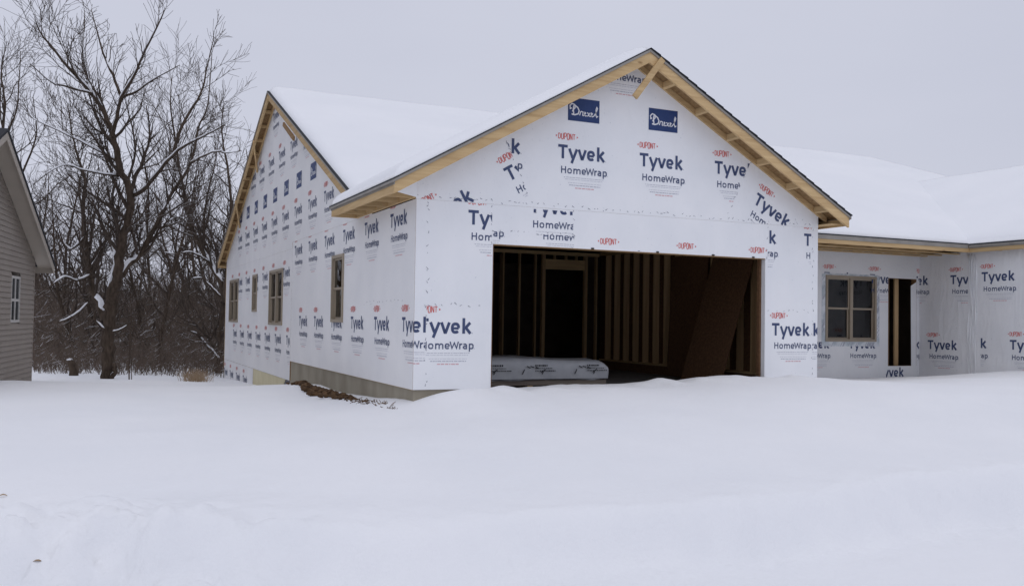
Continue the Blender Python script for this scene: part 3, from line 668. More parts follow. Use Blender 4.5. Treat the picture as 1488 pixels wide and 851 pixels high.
# wing eave
fa = MB(); fa.box(WE+.035, WE+.073, WY0, ME0+.034, SOF-.002, GEZ-.052); fa.build('fascia', 'pine_y', house)
de = MB(); de.box(WE+.022, WE+.034, WY0, ME0+.02, GEZ-.085, GEZ-.035); de.build('drip_edge', 'drip', house)
for y in np.arange(WY0+.2, ME0, .61):
    mb = MB(); mb.box(WE+.075, EX-.006, y, y+.038, SOF+.01, SOF+.10); mb.build('rafter_tail', 'pine_x', house)
dk = MB(); dk.box(WE+.08, EX-.004, WY0+.1, EY-.01, SOF+.11, SOF+.12); dk.build('soffit_deck', 'osb', house)
# gable rakes of the main roof
def rake_y(ya, yb, x, name, th, top, h, m_):
    mb = MB(); mb.prism([(x, ya, zm(ya)-top), (x, yb, zm(yb)-top), (x, yb, zm(yb)-top-h), (x, ya, zm(ya)-top-h)], (th, 0, 0)); return mb.build(name, m_, house)
rake_y(ME0+.15, MR, MX, 'rake_fascia', .038, .058, .15, 'pine_y'); rake_y(MR, ME1-.02, MX, 'rake_fascia', .038, .058, .15, 'pine_y')
rake_y(ME0+.15, MR, MX-.012, 'drip_edge', .011, .02, .036, 'drip'); rake_y(MR, ME1, MX-.012, 'drip_edge', .011, .02, .036, 'drip')
rake_y(ME0+.3, MR, -.044, 'ledger', .038, .06, .09, 'pine_y'); rake_y(MR, BACK+.1, -.044, 'ledger', .038, .06, .09, 'pine_y')
for side in (-1, 1):
    for i in range(1, 15):
        y = MR+side*.61*i
        if y < ME0+.4 or y > ME1-.1: continue
        z = zm(y)-.062; mb = MB(); mb.box(MX+.039, -.046, y, y+.038, z-.10, z-.02); mb.build('lookout', 'pine_x', house)
br = MB(); br.bar((MX-.02, 8.45, zm(8.45)-.28), (MX-.02, 7.25, zm(7.25)-.30), .09, .036, up=(1, 0, 0)); br.build('brace', 'osb', house)
br = MB(); br.bar((MX-.02, 15.6, zm(15.6)-.12), (-.02, 16.4, zm(16.4)-.45), .038, .09); br.build('brace', 'pine_y', house)
br = MB(); br.bar((MX-.02, 12.6, zm(12.6)-.12), (-.02, 13.4, zm(13.4)-.45), .038, .09); br.build('brace', 'pine_y', house)
fe = MB(); fe.box(MX+.04, .2, ME1-.06, ME1-.022, 2.54, 2.68); fe.box(MX+.04, -.01, BACK+.01, ME1-.061, 2.56, 2.60); fe.build('soffit_end', 'pine_x', house)
fe = MB(); fe.box(.2, MEND, ME1-.06, ME1-.022, 2.54, 2.68); fe.build('fascia', 'pine_x', house)
post = MB(); post.box(-.006, .05, BACK+.001, BACK+.04, -1.4, 2.5); post.build('corner_board', 'pine_z', house)

# ---- windows
def window(mapf, u0, u1, v0, v1, n=1, flash=False):
    mb = MB(); t = .055
    def bx(mb, a, b, c, d, n0, n1):
        P = [np.array(mapf(x, y, n0)) for x, y in ((a, c), (b, c), (b, d), (a, d))]
        mb.prism(P, np.array(mapf(0, 0, n1))-np.array(mapf(0, 0, n0)))
    bx(mb, u0, u0+t, v0, v1, -.10, .028); bx(mb, u1-t, u1, v0, v1, -.10, .028); bx(mb, u0+t, u1-t, v1-t, v1, -.10, .028); bx(mb, u0+t, u1-t, v0, v0+t, -.10, .028)
    frame = mb.build('window', 'tan', house)
    iw = (u1-u0-2*t); cw = iw/n
    for k in range(n):
        a = u0+t+cw*k; b = a+cw
        if k: mu = MB(); bx(mu, a-.04, a+.04, v0+t+.001, v1-t-.001, -.09, .018); mu.build('mullion', 'tan', frame)
        a += .041 if k else 0.001; b -= .041 if k < n-1 else .001; vm = (v0+v1)/2
        for lo, hi, dep in ((vm-.015, v1-t-.001, -.012), (v0+t+.001, vm+.014, -.040)):
            s_ = MB(); q = .036
            bx(s_, a, a+q, lo, hi, dep-.024, dep); bx(s_, b-q, b, lo, hi, dep-.024, dep); bx(s_, a+q, b-q, hi-q, hi, dep-.024, dep); bx(s_, a+q, b-q, lo, lo+q, dep-.024, dep)
            s_.build('sash', 'tan', frame)
            g = MB(); g.poly([mapf(x, y, dep-.012) for x, y in ((a+q-.005, lo+q-.005), (b-q+.005, lo+q-.005), (b-q+.005, hi-q+.005), (a+q-.005, hi-q+.005))]); g.build('pane', 'glass', frame, fix=False)
    if flash:
        f = MB(); e = .105
        bx(f, u0-e, u0-.001, v0-e, v1+.02, .0008, .006); bx(f, u1+.001, u1+e, v0-e, v1+.02, .0008, .006); bx(f, u0-.001, u1+.001, v0-e, v0-.001, .0008, .0055); bx(f, u0-.05, u1+.05, v1+.001, v1+.045, .0008, .0065)
        f.build('flashing_tape', 'flash', frame)
        f = MB(); rr = random.Random(2)
        for k in range(46):
            s0 = rr.random(); side = rr.choice('lrb')
            if side == 'l': u, v = u0-.06, v0+(v1-v0)*s0
            elif side == 'r': u, v = u1+.06, v0+(v1-v0)*s0
            else: u, v = u0+(u1-u0)*s0, v0-.06
            f.poly([mapf(u+x, v+y, .008) for x, y in ((-.035, -.045), (-.022, -.05), (.035, .04), (.022, .05))])
        f.build('tape_print', 'greyp', frame, fix=False, kind='stuff')
    return frame
window(SD, *W4); window(SD, *W3, n=2); window(SD, *W2); window(SD, *W1, n=2); window(EN, *EW, n=2, flash=True)
# entry sidelight opening: rough jambs, studs behind, wrap folded into the opening
oj = MB(); oj.box(DRX[0]+.001, DRX[0]+.03, EY+.005, EY+.15, DRX[2], DRX[3]); oj.build('door_jamb', 'osb_dark', house)
for x in (12.97, 13.27):
    mb = MB(); mb.box(x, x+.12, EY+.28, EY+.32, -.02, 2.6); mb.build('stud', 'stud', house)
oj = MB(); oj.prism([(DRX[1]-.13, EY+.03, DRX[2]), (DRX[1]-.002, EY+.002, DRX[2]), (DRX[1]-.002, EY+.002, 2.02), (DRX[1]-.15, EY+.03, 1.93)], (.003, .003, 0)); oj.build('wrap_flap', 'wrap_e', house)
oj = MB(); oj.box(DRX[0]+.03, DRX[1]-.001, EY+.001, EY+.149, DRX[2]-.03, DRX[2]-.001); oj.build('door_sill', 'pine_x', house)

# ---- snow on the roofs
def roof_snow(c00, c10, c11, c01, N, Mn, T, edges, seed):
    """quad c00 (eave start) c10 (eave end) c11 c01; edges = which of b,r,t,l are free edges where the snow thins"""
    c = [np.array(p, float) for p in (c00, c10, c11, c01)]; S, Tt = np.meshgrid(np.linspace(0, 1, N+1), np.linspace(0, 1, Mn+1))
    S = S[..., None]; Tt = Tt[..., None]
    P = (c[0]*(1-S)+c[1]*S)*(1-Tt)+(c[3]*(1-S)+c[2]*S)*Tt
    lenS = np.linalg.norm(c[1]-c[0]); lenT = np.linalg.norm(c[3]-c[0]); s = S[..., 0]; t = Tt[..., 0]; d = np.full(s.shape, 9.0)
    if 'l' in edges: d = np.minimum(d, s*lenS)
    if 'r' in edges: d = np.minimum(d, (1-s)*lenS)
    if 'b' in edges: d = np.minimum(d, t*lenT)
    if 't' in edges: d = np.minimum(d, (1-t)*lenT)
    th = T*(1-np.exp(-d/.09))*(1+.14*fbm(P[..., 0], P[..., 1], seed, 3, .6))+.006*fbm(P[..., 0], P[..., 1], seed+1, 3, 2.0)*np.minimum(1, d*4)
    th = np.maximum(th, 0)+.004
    top = P.copy(); top[..., 2] += th; bot = P.copy(); bot[..., 2] += .002
    n = (N+1)*(Mn+1); v = np.concatenate([top.reshape(-1, 3), bot.reshape(-1, 3)]).tolist(); f = []
    for j in range(Mn):
        for i in range(N):
            a = j*(N+1)+i; f.append((a, a+1, a+N+2, a+N+1))
    def skirt(seq):
        for a, b in zip(seq, seq[1:]): f.append((a, b, b+n, a+n))
    skirt([i for i in range(N+1)]); skirt([Mn*(N+1)+i for i in range(N+1)]); skirt([j*(N+1) for j in range(Mn+1)]); skirt([j*(N+1)+N for j in range(Mn+1)])
    return v, f
sv, sf = [], []
def addsnow(*a):
    v, f = roof_snow(*a); b = len(sv); sv.extend(v); sf.extend(tuple(b+i for i in q) for q in f)
def nonlin(): pass
e = .03
addsnow((GE0+e, -OV+e, GEZ+GS*e), (GE0+e, 3.0, GEZ+GS*e), (GR, VY+.3, GRZ), (GR, -OV+e, GRZ), 110, 90, .13, 'lb', 41)
addsnow((GE1-e, ME0+1, GEZ+GS2*e), (GE1-e, -OV+e, GEZ+GS2*e), (GR, -OV+e, GRZ), (GR, VY+.3, GRZ), 60, 50, .13, 'rb', 41)
addsnow((MX+e, ME0+.09, zm(ME0+.09)), (MHIP+6, ME0+.03, GEZ), (MHIP, MR, MRZ), (MX+e, MR, MRZ), 200, 90, .13, 'lb', 41)
addsnow((MEND, ME1, 2.74), (MX+e, ME1-e, 2.74), (MX+e, MR, MRZ), (MHIP, MR, MRZ), 120, 40, .13, 'rb', 41)
addsnow((MHIP+6, ME0, GEZ), (MEND, ME1, 2.74), (MHIP, MR+.01, MRZ), (MHIP, MR, MRZ), 30, 40, .14, '', 41)
addsnow((WE+e, WY0, GEZ), (WE+e, ME0+.2, GEZ), (WR, WVY+.3, WRZ), (WR, WY0, WRZ), 90, 60, .13, 'b', 41)
addsnow((2*WR-WE, ME0, GEZ), (2*WR-WE, WY0, GEZ), (WR, WY0, WRZ), (WR, WVY+.3, WRZ), 30, 30, .13, 'b', 41)
me = bpy.data.meshes.new('roof_snow'); me.from_pydata(sv, [], sf); me.materials.append(M['snow']); me.polygons.foreach_set('use_smooth', [True]*len(sf)); me.update()
link('roof_snow', me, None, 'thick unbroken layer of snow lying on the house roofs', 'snow', kind='stuff')

# ------------------------------------------------------------------ things in the garage
b = empty('lumber_bundle', (2.45, 1.95, -.12), 'low wrapped lumber bundle lying on the garage floor with dark strap and printed grey plastic', 'lumber')
bx0, bx1, by0, by1 = -1.4, 1.42, -.60, .60
N, Mn = 60, 14; pts = []; fs = []
prof = [(-.60, .14), (-.605, .22), (-.61, .32), (-.60, .40), (-.55, .455), (-.46, .47), (-.2, .475), (.0, .48), (.2, .475), (.46, .47), (.57, .45), (.605, .36), (.60, .25), (.60, .14)]
for i in range(N+1):
    x = bx0+(bx1-bx0)*i/N; tpr = 1-.5*max(0, (i-N+3)/3)**2*.5
    for j, (yy, zz) in enumerate(prof):
        k = fbm(np.array([x*2.0]), np.array([j*.6]), 61, 3, 1.0)[0]
        pts.append((x+.02*k, yy*(1-.03*(1-tpr))+.018*k, .14+(zz-.14)*tpr*(1+.10*fbm(np.array([x]), np.array([0.]), 62, 2, .9)[0])+.015*k))
for i in range(N):
    for j in range(Mn-1): a = i*Mn+j; fs.append((a, a+1, a+Mn+1, a+Mn))
fs.append(tuple(range(Mn))); fs.append(tuple(N*Mn+j for j in reversed(range(Mn))))
me = bpy.data.meshes.new('plastic_wrap'); me.from_pydata(pts, [], fs); me.materials.append(M['plastic']); me.polygons.foreach_set('use_smooth', [True]*(len(fs)-2)+[False]*2); me.update()
pw = link('plastic_wrap', me, b)
for k in range(4):
    mb = MB(); mb.box(bx0+.03, bx1-.02-.03*(k % 2), by0+.02+.3*k, by0+.30+.3*k, .05, .135); mb.build('board', 'oldwood', b)
for k in range(3):
    mb = MB(); mb.box(bx0+.3+k*1.05, bx0+.39+k*1.05, by0+.03, by1-.03, 0, .049); mb.build('bearer', 'pine_y', b)
mb = MB(); mb.box(bx0, bx1, by0-.018, by0-.010, .142, .152); mb.build('strap', 'ink', b)
mb = MB(); rr = random.Random(9)
for x0 in (-1.1, -.25, .7):
    for (u, v, uu, vv) in ((0, .30, .05, .27), (.05, .30, .10, .28), (.12, .285, .17, .26), (-.06, .17, -.03, .25), (.20, .20, .26, .25), (.21, .17, .23, .21)):
        q = ribbon([(u*1.3, v+.06), (uu*1.3, vv+.06)], .008)[0]; mb.poly([(x0+.15+p[0], by0-.034, p[1]) for p in q])
for x0 in (-.75, .05, 1.0):
    for v, h, L in ((.37, .013, .22), (.325, .006, .30), (.285, .008, .38)):
        x = 0
        while x < L:
            ww = rr.uniform(.014, .03); mb.poly([(x0+x+a, by0-.034, c) for a, c in ((0, v-h), (ww, v-h), (ww, v+h), (0, v+h))]); x += ww+rr.uniform(.006, .014)
mb.build('wrap_print', 'ink', pw, fix=False, kind='stuff')
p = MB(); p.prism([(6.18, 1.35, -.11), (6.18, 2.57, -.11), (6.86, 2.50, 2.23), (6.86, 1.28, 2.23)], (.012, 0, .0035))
p.build('strand_board_sheet', 'osb_dark', None, 'brown strand board sheet leaning at a slant in the open garage', 'board')
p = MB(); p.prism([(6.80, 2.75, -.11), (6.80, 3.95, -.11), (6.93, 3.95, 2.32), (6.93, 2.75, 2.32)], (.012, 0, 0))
p.build('strand_board_sheet', 'osb_dark', None, 'dark strand board sheet standing nearly upright against the garage studs', 'board')

# ------------------------------------------------------------------ dirt and rubble by the foundation
mb = MB(); rr = random.Random(12)
def blob(mb, c, r, seed, mi=0, flat=.7):
    rg = random.Random(seed); b0 = len(mb.v); nu, nv = 7, 4; ph = [rg.uniform(.7, 1.25) for _ in range(nu*nv+2)]
    mb.v.append((c[0], c[1], c[2]-r*flat))
    for j in range(nv):
        la = -math.pi/2+math.pi*(j+1)/(nv+1)
        for i in range(nu):
            a = 2*math.pi*i/nu+.3*j; q = r*ph[j*nu+i]; mb.v.append((c[0]+q*math.cos(la)*math.cos(a), c[1]+q*math.cos(la)*math.sin(a), c[2]+q*flat*math.sin(la)))
    mb.v.append((c[0], c[1], c[2]+r*flat*ph[-1])); tp = len(mb.v)-1
    for i in range(nu):
        i2 = (i+1) % nu; mb.f.append((b0, b0+1+i2, b0+1+i)); mb.mi.append(mi); mb.f.append((tp, b0+1+(nv-1)*nu+i, b0+1+(nv-1)*nu+i2)); mb.mi.append(mi)
        for j in range(nv-1): a = b0+1+j*nu; mb.f.append((a+i, a+i2, a+nu+i2, a+nu+i)); mb.mi.append(mi)
def on_side(px, xx):
    d = at(px, 470, 1.0)-CAM; return CAM[1]+d[1]*(xx-CAM[0])/d[0]
for k in range(420):
    u = rr.random(); x = -.26-abs(rr.gauss(0, .12)); y = on_side(438+112*u, -.26)+rr.gauss(0, .10); z = float(ground(np.array([x]), np.array([y]))[0])
    thick = math.sin(math.pi*min(1, u*1.15+.08))**.6; r = rr.uniform(.018, .075)*(.45+.75*thick)*(.55+.45*(1-u))
    if rr.random() > .35+.65*thick: continue
    blob(mb, (x, y, z+r*.25+.05*thick*rr.random()), r, k, flat=.62)
for k in range(70):
    u = rr.random(); x = -.22-abs(rr.gauss(0, .10)); y = on_side(505+75*u, -.24); z = float(ground(np.array([x]), np.array([y]))[0])
    p0 = np.array([x, y, z-.01]); p1 = p0+np.array([rr.gauss(0, .05), rr.gauss(0, .05), rr.uniform(.01, .05)]); mb.tube([p0, p1], [.008, .004], 3)
mb.build('dirt_heap', 'dirt', None, 'brown frozen dirt clods showing through snow along the concrete foundation', 'dirt', kind='stuff')

# ------------------------------------------------------------------ neighbour house with lap siding
NC = at(47, 470, 23.0); nd = np.array([math.sin(rad(7.5)), math.cos(rad(7.5)), 0]); nn = np.array([nd[1], -nd[0], 0])   # wall runs along -nd from the corner, faces nn
nb = empty('siding_house', (0, 0, 0), 'taupe neighbouring house with horizontal lap siding and a four pane window', 'house')
def NP(s, z, n): q = NC-nd*s+nn*n; return (q[0], q[1], z)
NEZ = 2.30; NSL = .43; NHALF = 5.2
def nz_(s): return NEZ+NSL*(s if s < NHALF else 2*NHALF-s)
mb = MB(); z = -1.3; row = .118
NW = (1.62, 2.52, .74, 1.80)
i = 0
while z < nz_(NHALF)-.02:
    z1 = z+row
    s0, s1 = 0.0, 2*NHALF
    if z > NEZ-.05: s0 = (z-NEZ+.05)/NSL; s1 = 2*NHALF-s0
    spans = [(s0, s1)]
    if z1 > NW[2] and z < NW[3]: spans = [(s0, NW[0]), (NW[1], s1)]
    for a, b_ in spans:
        if b_ > a:
            mb.poly([NP(a, z, .030), NP(b_, z, .030), NP(b_, z1+.004, .002), NP(a, z1+.004, .002)]); mb.poly([NP(a, z, .0), NP(b_, z, .0), NP(b_, z, .030), NP(a, z, .030)])
    z = z1
mb.build('siding', 'siding', nb, fix=False)
mb = MB(); mb.prism([NP(s, zz, -.01) for s, zz in ((0.005, -1.3), (NW[0]+.02, -1.3), (NW[0]+.02, nz_(NW[0])-.02), (0.005, NEZ-.02))], -nn*.12)
mb.prism([NP(s, zz, -.01) for s, zz in ((NW[1]-.02, -1.3), (2*NHALF, -1.3), (2*NHALF, NEZ-.02), (NHALF, nz_(NHALF)-.02), (NW[1]-.02, nz_(NW[1])-.02))], -nn*.12)
mb.prism([NP(s, zz, -.012) for s, zz in ((NW[0]+.021, -1.3), (NW[1]-.021, -1.3), (NW[1]-.021, NW[2]), (NW[0]+.021, NW[2]))], -nn*.1)
mb.prism([NP(0, -1.3, -.02), NP(0, NEZ, -.02), NP(0, NEZ, -9), NP(0, -1.3, -9)], -nd*.1); mb.prism([NP(2*NHALF, -1.3, -.02), NP(2*NHALF, NEZ, -.02), NP(2*NHALF, NEZ, -9), NP(2*NHALF, -1.3, -9)], nd*.1)
mb.build('wall', 'siding', nb)
mb = MB(); mb.prism([NP(-.012, -1.3, .022), NP(.07, -1.3, .022), NP(.07, NEZ-.03, .022), NP(-.012, NEZ-.03, .022)], -nn*.05); mb.build('corner_trim', 'siding', nb)
for sg in (0, 1):
    def S_(s): return s if sg == 0 else 2*NHALF-s
    mb = MB(); mb.prism([NP(S_(-.42), nz_(-.42)+.02, .42), NP(S_(NHALF), nz_(NHALF)+.02, .42), NP(S_(NHALF), nz_(NHALF)+.02, -9.4), NP(S_(-.42), nz_(-.42)+.02, -9.4)], (0, 0, .06)); mb.build('roof', 'shingle', nb)
    mb = MB(); mb.prism([NP(S_(-.38), nz_(-.38)-.03, .38), NP(S_(NHALF), nz_(NHALF)-.03, .38), NP(S_(NHALF), nz_(NHALF)-.03, .02), NP(S_(-.38), nz_(-.38)-.03, .02)], (0, 0, .03)); mb.build('soffit', 'trim', nb)
    mb = MB(); mb.prism([NP(S_(-.40), nz_(-.40)-.15, .40), NP(S_(NHALF), nz_(NHALF)-.15, .40), NP(S_(NHALF), nz_(NHALF)+.018, .40), NP(S_(-.40), nz_(-.40)+.018, .40)], -nn*.018); mb.build('rake_trim', 'trim', nb)
    mb = MB(); mb.prism([NP(S_(-.40), nz_(-.40)-.15, .38), NP(S_(-.40), nz_(-.40)+.01, .38), NP(S_(-.40), nz_(-.40)+.01, -9.3), NP(S_(-.40), nz_(-.40)-.15, -9.3)], nd*(-.018 if sg == 0 else .018)); mb.build('fascia', 'trim', nb)
wn = MB(); t = .06
def nbx(mb, a, b_, c, d, n0, n1): mb.prism([NP(a, c, n0), NP(b_, c, n0), NP(b_, d, n0), NP(a, d, n0)], nn*(n1-n0))
nbx(wn, NW[0], NW[0]+t, NW[2], NW[3], -.06, .022); nbx(wn, NW[1]-t, NW[1], NW[2], NW[3], -.06, .022); nbx(wn, NW[0]+t, NW[1]-t, NW[3]-t, NW[3], -.06, .022); nbx(wn, NW[0]+t, NW[1]-t, NW[2], NW[2]+t, -.06, .022)
wf = wn.build('window', 'wtrim', nb)
mid = (NW[0]+NW[1])/2; mv = (NW[2]+NW[3])/2-.02
mb = MB(); nbx(mb, mid-.04, mid+.04, NW[2]+t, NW[3]-t, -.05, .014); nbx(mb, NW[0]+t, mid-.04, mv-.03, mv+.03, -.05, .012); nbx(mb, mid+.04, NW[1]-t, mv-.03, mv+.03, -.05, .012); mb.build('mullion', 'wtrim', wf)
M['darkglass'] = mat('dark_glass', (.012, .018, .022), rough=.25, spec=.12)
for a, b_ in ((NW[0]+t, mid-.04), (mid+.04, NW[1]-t)):
    for c, d in ((NW[2]+t, mv-.03), (mv+.03, NW[3]-t)):
        mb = MB(); nbx(mb, a, b_, c, d, -.012, .0); mb.build('pane', 'darkglass', wf)

# ------------------------------------------------------------------ trees
def grow(mb, p, d, L, r, lev, rr, maxlev, rmin=.005, up=.10, dens=1.0):
    """one branch as a wiggly tapering tube with side branches"""
    n = max(3, min(9, int(L/.35)+2)); pts = [p]; rs = [r]; dd = d/np.linalg.norm(d); st = L/n; dirs = []
    for i in range(n):
        dd = dd+np.array([rr.gauss(0, .16), rr.gauss(0, .16), rr.gauss(0, .12)+up]); dd /= np.linalg.norm(dd)
        p = p+dd*st; pts.append(p); dirs.append(dd.copy()); rs.append(max(rmin*.7, r*(1-.82*(i+1)/n)))
    mb.tube(pts, rs, 6 if r > .08 else (4 if r > .025 else 3), cap=False)
    if lev >= maxlev: return
    side_branches(mb, pts, rs, L, lev, rr, maxlev, rmin, up, dens)
def side_branches(mb, pts, rs, L, lev, rr, maxlev, rmin, up, dens, t0=.2):
    nb_ = max(2, int(L*dens*(1.3 if lev == 0 else 2.0 if lev == 1 else 2.9))); n = len(pts)-1
    for k in range(nb_):
        t = t0+(1-t0)*(k+rr.random())/nb_; i = min(n-1, int(t*n)); f = t*n-i
        q = pts[i]*(1-f)+pts[i+1]*f; d = pts[i+1]-pts[i]; d = d/np.linalg.norm(d)
        a = rr.uniform(0, 2*math.pi); ref = np.array([0, 0, 1.]) if abs(d[2]) < .9 else np.array([1., 0, 0]); x = np.cross(d, ref); x /= np.linalg.norm(x); y = np.cross(d, x)
        ang = rr.uniform(.45, 1.0); nd_ = d*math.cos(ang)+(x*math.cos(a)+y*math.sin(a))*math.sin(ang)
        r0 = rs[i]*(1-f)+rs[i+1]*f; l2 = L*rr.uniform(.36, .70)*(1.1-.5*t)
        if l2 < .12: continue
        grow(mb, q, nd_, l2, max(rmin, r0*rr.uniform(.4, .62)), lev+1, rr, maxlev, rmin, up, dens)
def smooth_path(P, R, k=4):
    P = [np.array(p, float) for p in P]; out = []; ro = []
    for i in range(len(P)-1):
        a = P[max(i-1, 0)]; b_ = P[i]; c = P[i+1]; d = P[min(i+2, len(P)-1)]
        for j in range(k):
            t = j/k; out.append(.5*((2*b_)+(-a+c)*t+(2*a-5*b_+4*c-d)*t*t+(-a+3*b_-3*c+d)*t**3)); ro.append(R[i]*(1-t)+R[i+1]*t)
    out.append(P[-1]); ro.append(R[-1]); return out, ro
def hand_tree(root, limbs, t, rr, seed_dens, snow_thr=.88, maxlev=3, zoff=0.0):
    trunk, crown, sn = MB(), MB(), MB(); k = t/FPX
    for li, (pix, wpx, depth, br) in enumerate(limbs):
        n = len(pix); P = []
        for i, (x, y) in enumerate(pix):
            dz = depth[0]+(depth[1]-depth[0])*i/(n-1); P.append(at(x, y, t+dz))
        R = [(wpx[0]*k/2*(1-(i/(n-1)))+wpx[1]*k/2*(i/(n-1)))*.88 for i in range(n)]
        pts, rs = smooth_path(P, R)
        for i in range(1, len(pts)-1): pts[i] = pts[i]+np.array([rr.gauss(0, .03), rr.gauss(0, .03), rr.gauss(0, .03)])*min(1, rs[i]*8)
        trunk.tube(pts, rs, 9 if wpx[0] > 8 else 6)
        Lt = sum(np.linalg.norm(pts[i+1]-pts[i]) for i in range(len(pts)-1))
        if br > 0: side_branches(crown, pts, rs, Lt*br*1.15, 1, rr, maxlev, .0075, .09, seed_dens/br, .12)
        # snow lying along the upper side of sloping limbs
        run = []; 
        for i in range(len(pts)):
            d = pts[min(i+1, len(pts)-1)]-pts[max(i-1, 0)]; d = d/np.linalg.norm(d)
            if abs(d[2]) < snow_thr and .012 < rs[i] < .14 and rr.random() < .96: nu_ = np.array([0, 0, 1.])-d*d[2]; nu_ /= np.linalg.norm(nu_)+1e-6; run.append((pts[i]+nu_*rs[i]*.75, rs[i]*.78*rr.uniform(.8, 1.1)+.009))
            else:
                if len(run) > 2: sn.tube([q[0] for q in run], [q[1]*(.35 if j in (0, len(run)-1) else 1) for j, q in enumerate(run)], 6)
                run = []
        if len(run) > 2: sn.tube([q[0] for q in run], [q[1]*(.35 if j in (0, len(run)-1) else 1) for j, q in enumerate(run)], 6)
    trunk.build('trunk', 'bark', root, smooth=True, fix=False); crown.build('crown', 'twig', root, smooth=True, fix=False)
    if sn.f: sn.build('snow', 'snow', root, smooth=True, fix=False, kind='stuff')
rr = random.Random(21)
big = empty('bare_tree', tuple(at(156, 560, 27)), 'large bare forked tree with thick snowy limbs between the two houses', 'tree', 'bare trees behind the houses')
big.location = (0, 0, 0)
LB = [([(156, 566), (157, 530), (157, 500), (158, 470), (161, 445), (166, 420)], (22, 20), (0, 0), 0),
      ([(161, 450), (168, 416), (172, 376), (184, 330), (189, 287), (174, 240), (164, 198), (156, 174), (133, 136), (102, 101), (63, 54), (52, 31)], (18, 1.2), (0, -2), .45),
      ([(153, 468), (142, 440), (133, 416), (129, 382), (123, 340), (121, 300), (124, 262), (112, 225), (104, 190), (98, 150)], (13, 1.4), (.2, 2.5), .40),
      ([(172, 405), (186, 385), (201, 373), (222, 337), (237, 306), (246, 287), (277, 237), (288, 186), (302, 151), (308, 78)], (11, 1.2), (0, 2.5), .42),
      ([(277, 237), (308, 221), (330, 222), (350, 219)], (5, 1.2), (1.6, 2.5), .6),
      ([(164, 198), (170, 171), (176, 143), (195, 109), (211, 74), (234, 27), (240, 13)], (7, 1.0), (-1.2, -3), .5),
      ([(176, 143), (164, 109), (150, 78), (141, 46), (133, 15)], (5, 1.0), (-1.6, -1), .5),
      ([(133, 136), (123, 97), (122, 58), (123, 15)], (5, 1.0), (-1.6, 0), .5),
      ([(133, 136), (98, 126), (75, 120), (44, 93)], (4, 1.0), (-1.6, -3), .5),
      ([(176, 143), (199, 132), (222, 116), (261, 95)], (4.5, 1.0), (-1.6, -2), .5),
      ([(189, 287), (214, 271), (251, 225), (288, 202), (327, 182)], (8, 1.2), (-.5, -3), .45),
      ([(251, 225), (269, 174), (292, 136), (300, 101), (311, 54)], (5.5, 1.0), (-1.7, -1), .5),
      ([(172, 256), (125, 248), (90, 240), (48, 268)], (4, 1.0), (-.8, -3), .5),
      ([(168, 233), (117, 205), (59, 178), (40, 167)], (4.5, 1.0), (-.9, 1), .5),
      ([(157, 418), (165, 391), (164, 361), (149, 324), (130, 270), (104, 225), (92, 194), (88, 140)], (5.5, 1.0), (0, 3), .45),
      ([(131, 400), (110, 408), (95, 402), (78, 412), (52, 432)], (5, 1.5), (.5, -1), .35),
      ([(128, 440), (112, 454), (98, 462), (84, 468)], (3.2, 1.2), (.2, -1), .4),
      ([(123, 345), (105, 362), (92, 352), (85, 330)], (4.5, 1.5), (1, 1), .5),
      ([(164, 482), (176, 478), (188, 470)], (3.5, 1.2), (-.2, -.6), .4), ([(150, 478), (137, 462), (140, 450)], (5, 1.5), (-.2, -.3), .0), ([(160, 548), (168, 540), (166, 527)], (9, 5), (-.1, -.2), 0)]
hand_tree(big, LB, 27.0, rr, 1.35)
sec = empty('bare_tree', (0, 0, 0), 'dark leaning bare tree rising beside the rear corner of the wrapped house', 'tree', 'bare trees behind the houses')
LS = [([(316, 572), (318, 530), (319, 490), (324, 440), (321, 410), (303, 379), (281, 338), (272, 300), (262, 250), (254, 200), (248, 150), (250, 110)], (13, 1.2), (0, 2), .40),
      ([(324, 440), (330, 400), (333, 350), (336, 300), (330, 240), (322, 190), (326, 150)], (9, 1.2), (0.3, 3), .4),
      ([(303, 380), (290, 372), (275, 366), (255, 369), (238, 366)], (4, 1.2), (.8, -1), .5), ([(318, 522), (306, 508), (292, 492), (284, 484), (270, 479)], (6, 1.5), (-.2, -1), .45),
      ([(320, 430), (305, 415), (293, 404), (280, 404)], (3.5, 1.2), (0, -1), .5), ([(281, 338), (262, 316), (240, 324), (222, 330)], (4, 1.2), (1, 0), .5), ([(300, 375), (296, 330), (302, 280), (312, 240), (318, 200)], (5, 1.), (1.5, 1), .5)]
hand_tree(sec, LS, 33.0, rr, 1.25)
lft = empty('bare_tree', (0, 0, 0), 'slim bare tree rising behind the taupe house roof', 'tree', 'bare trees behind the houses')
LL_ = [([(6, 480), (6, 300), (5, 197), (7, 151), (2, 106), (10, 60)], (8, 1), (0, 0), .4), ([(6, 330), (28, 264), (49, 211), (53, 187), (48, 140)], (4.5, 1), (0, -1), .5), ([(6, 200), (24, 160), (28, 110), (30, 75)], (3.5, 1), (0, 1), .5)]
hand_tree(lft, LL_, 34.0, rr, 1.0)
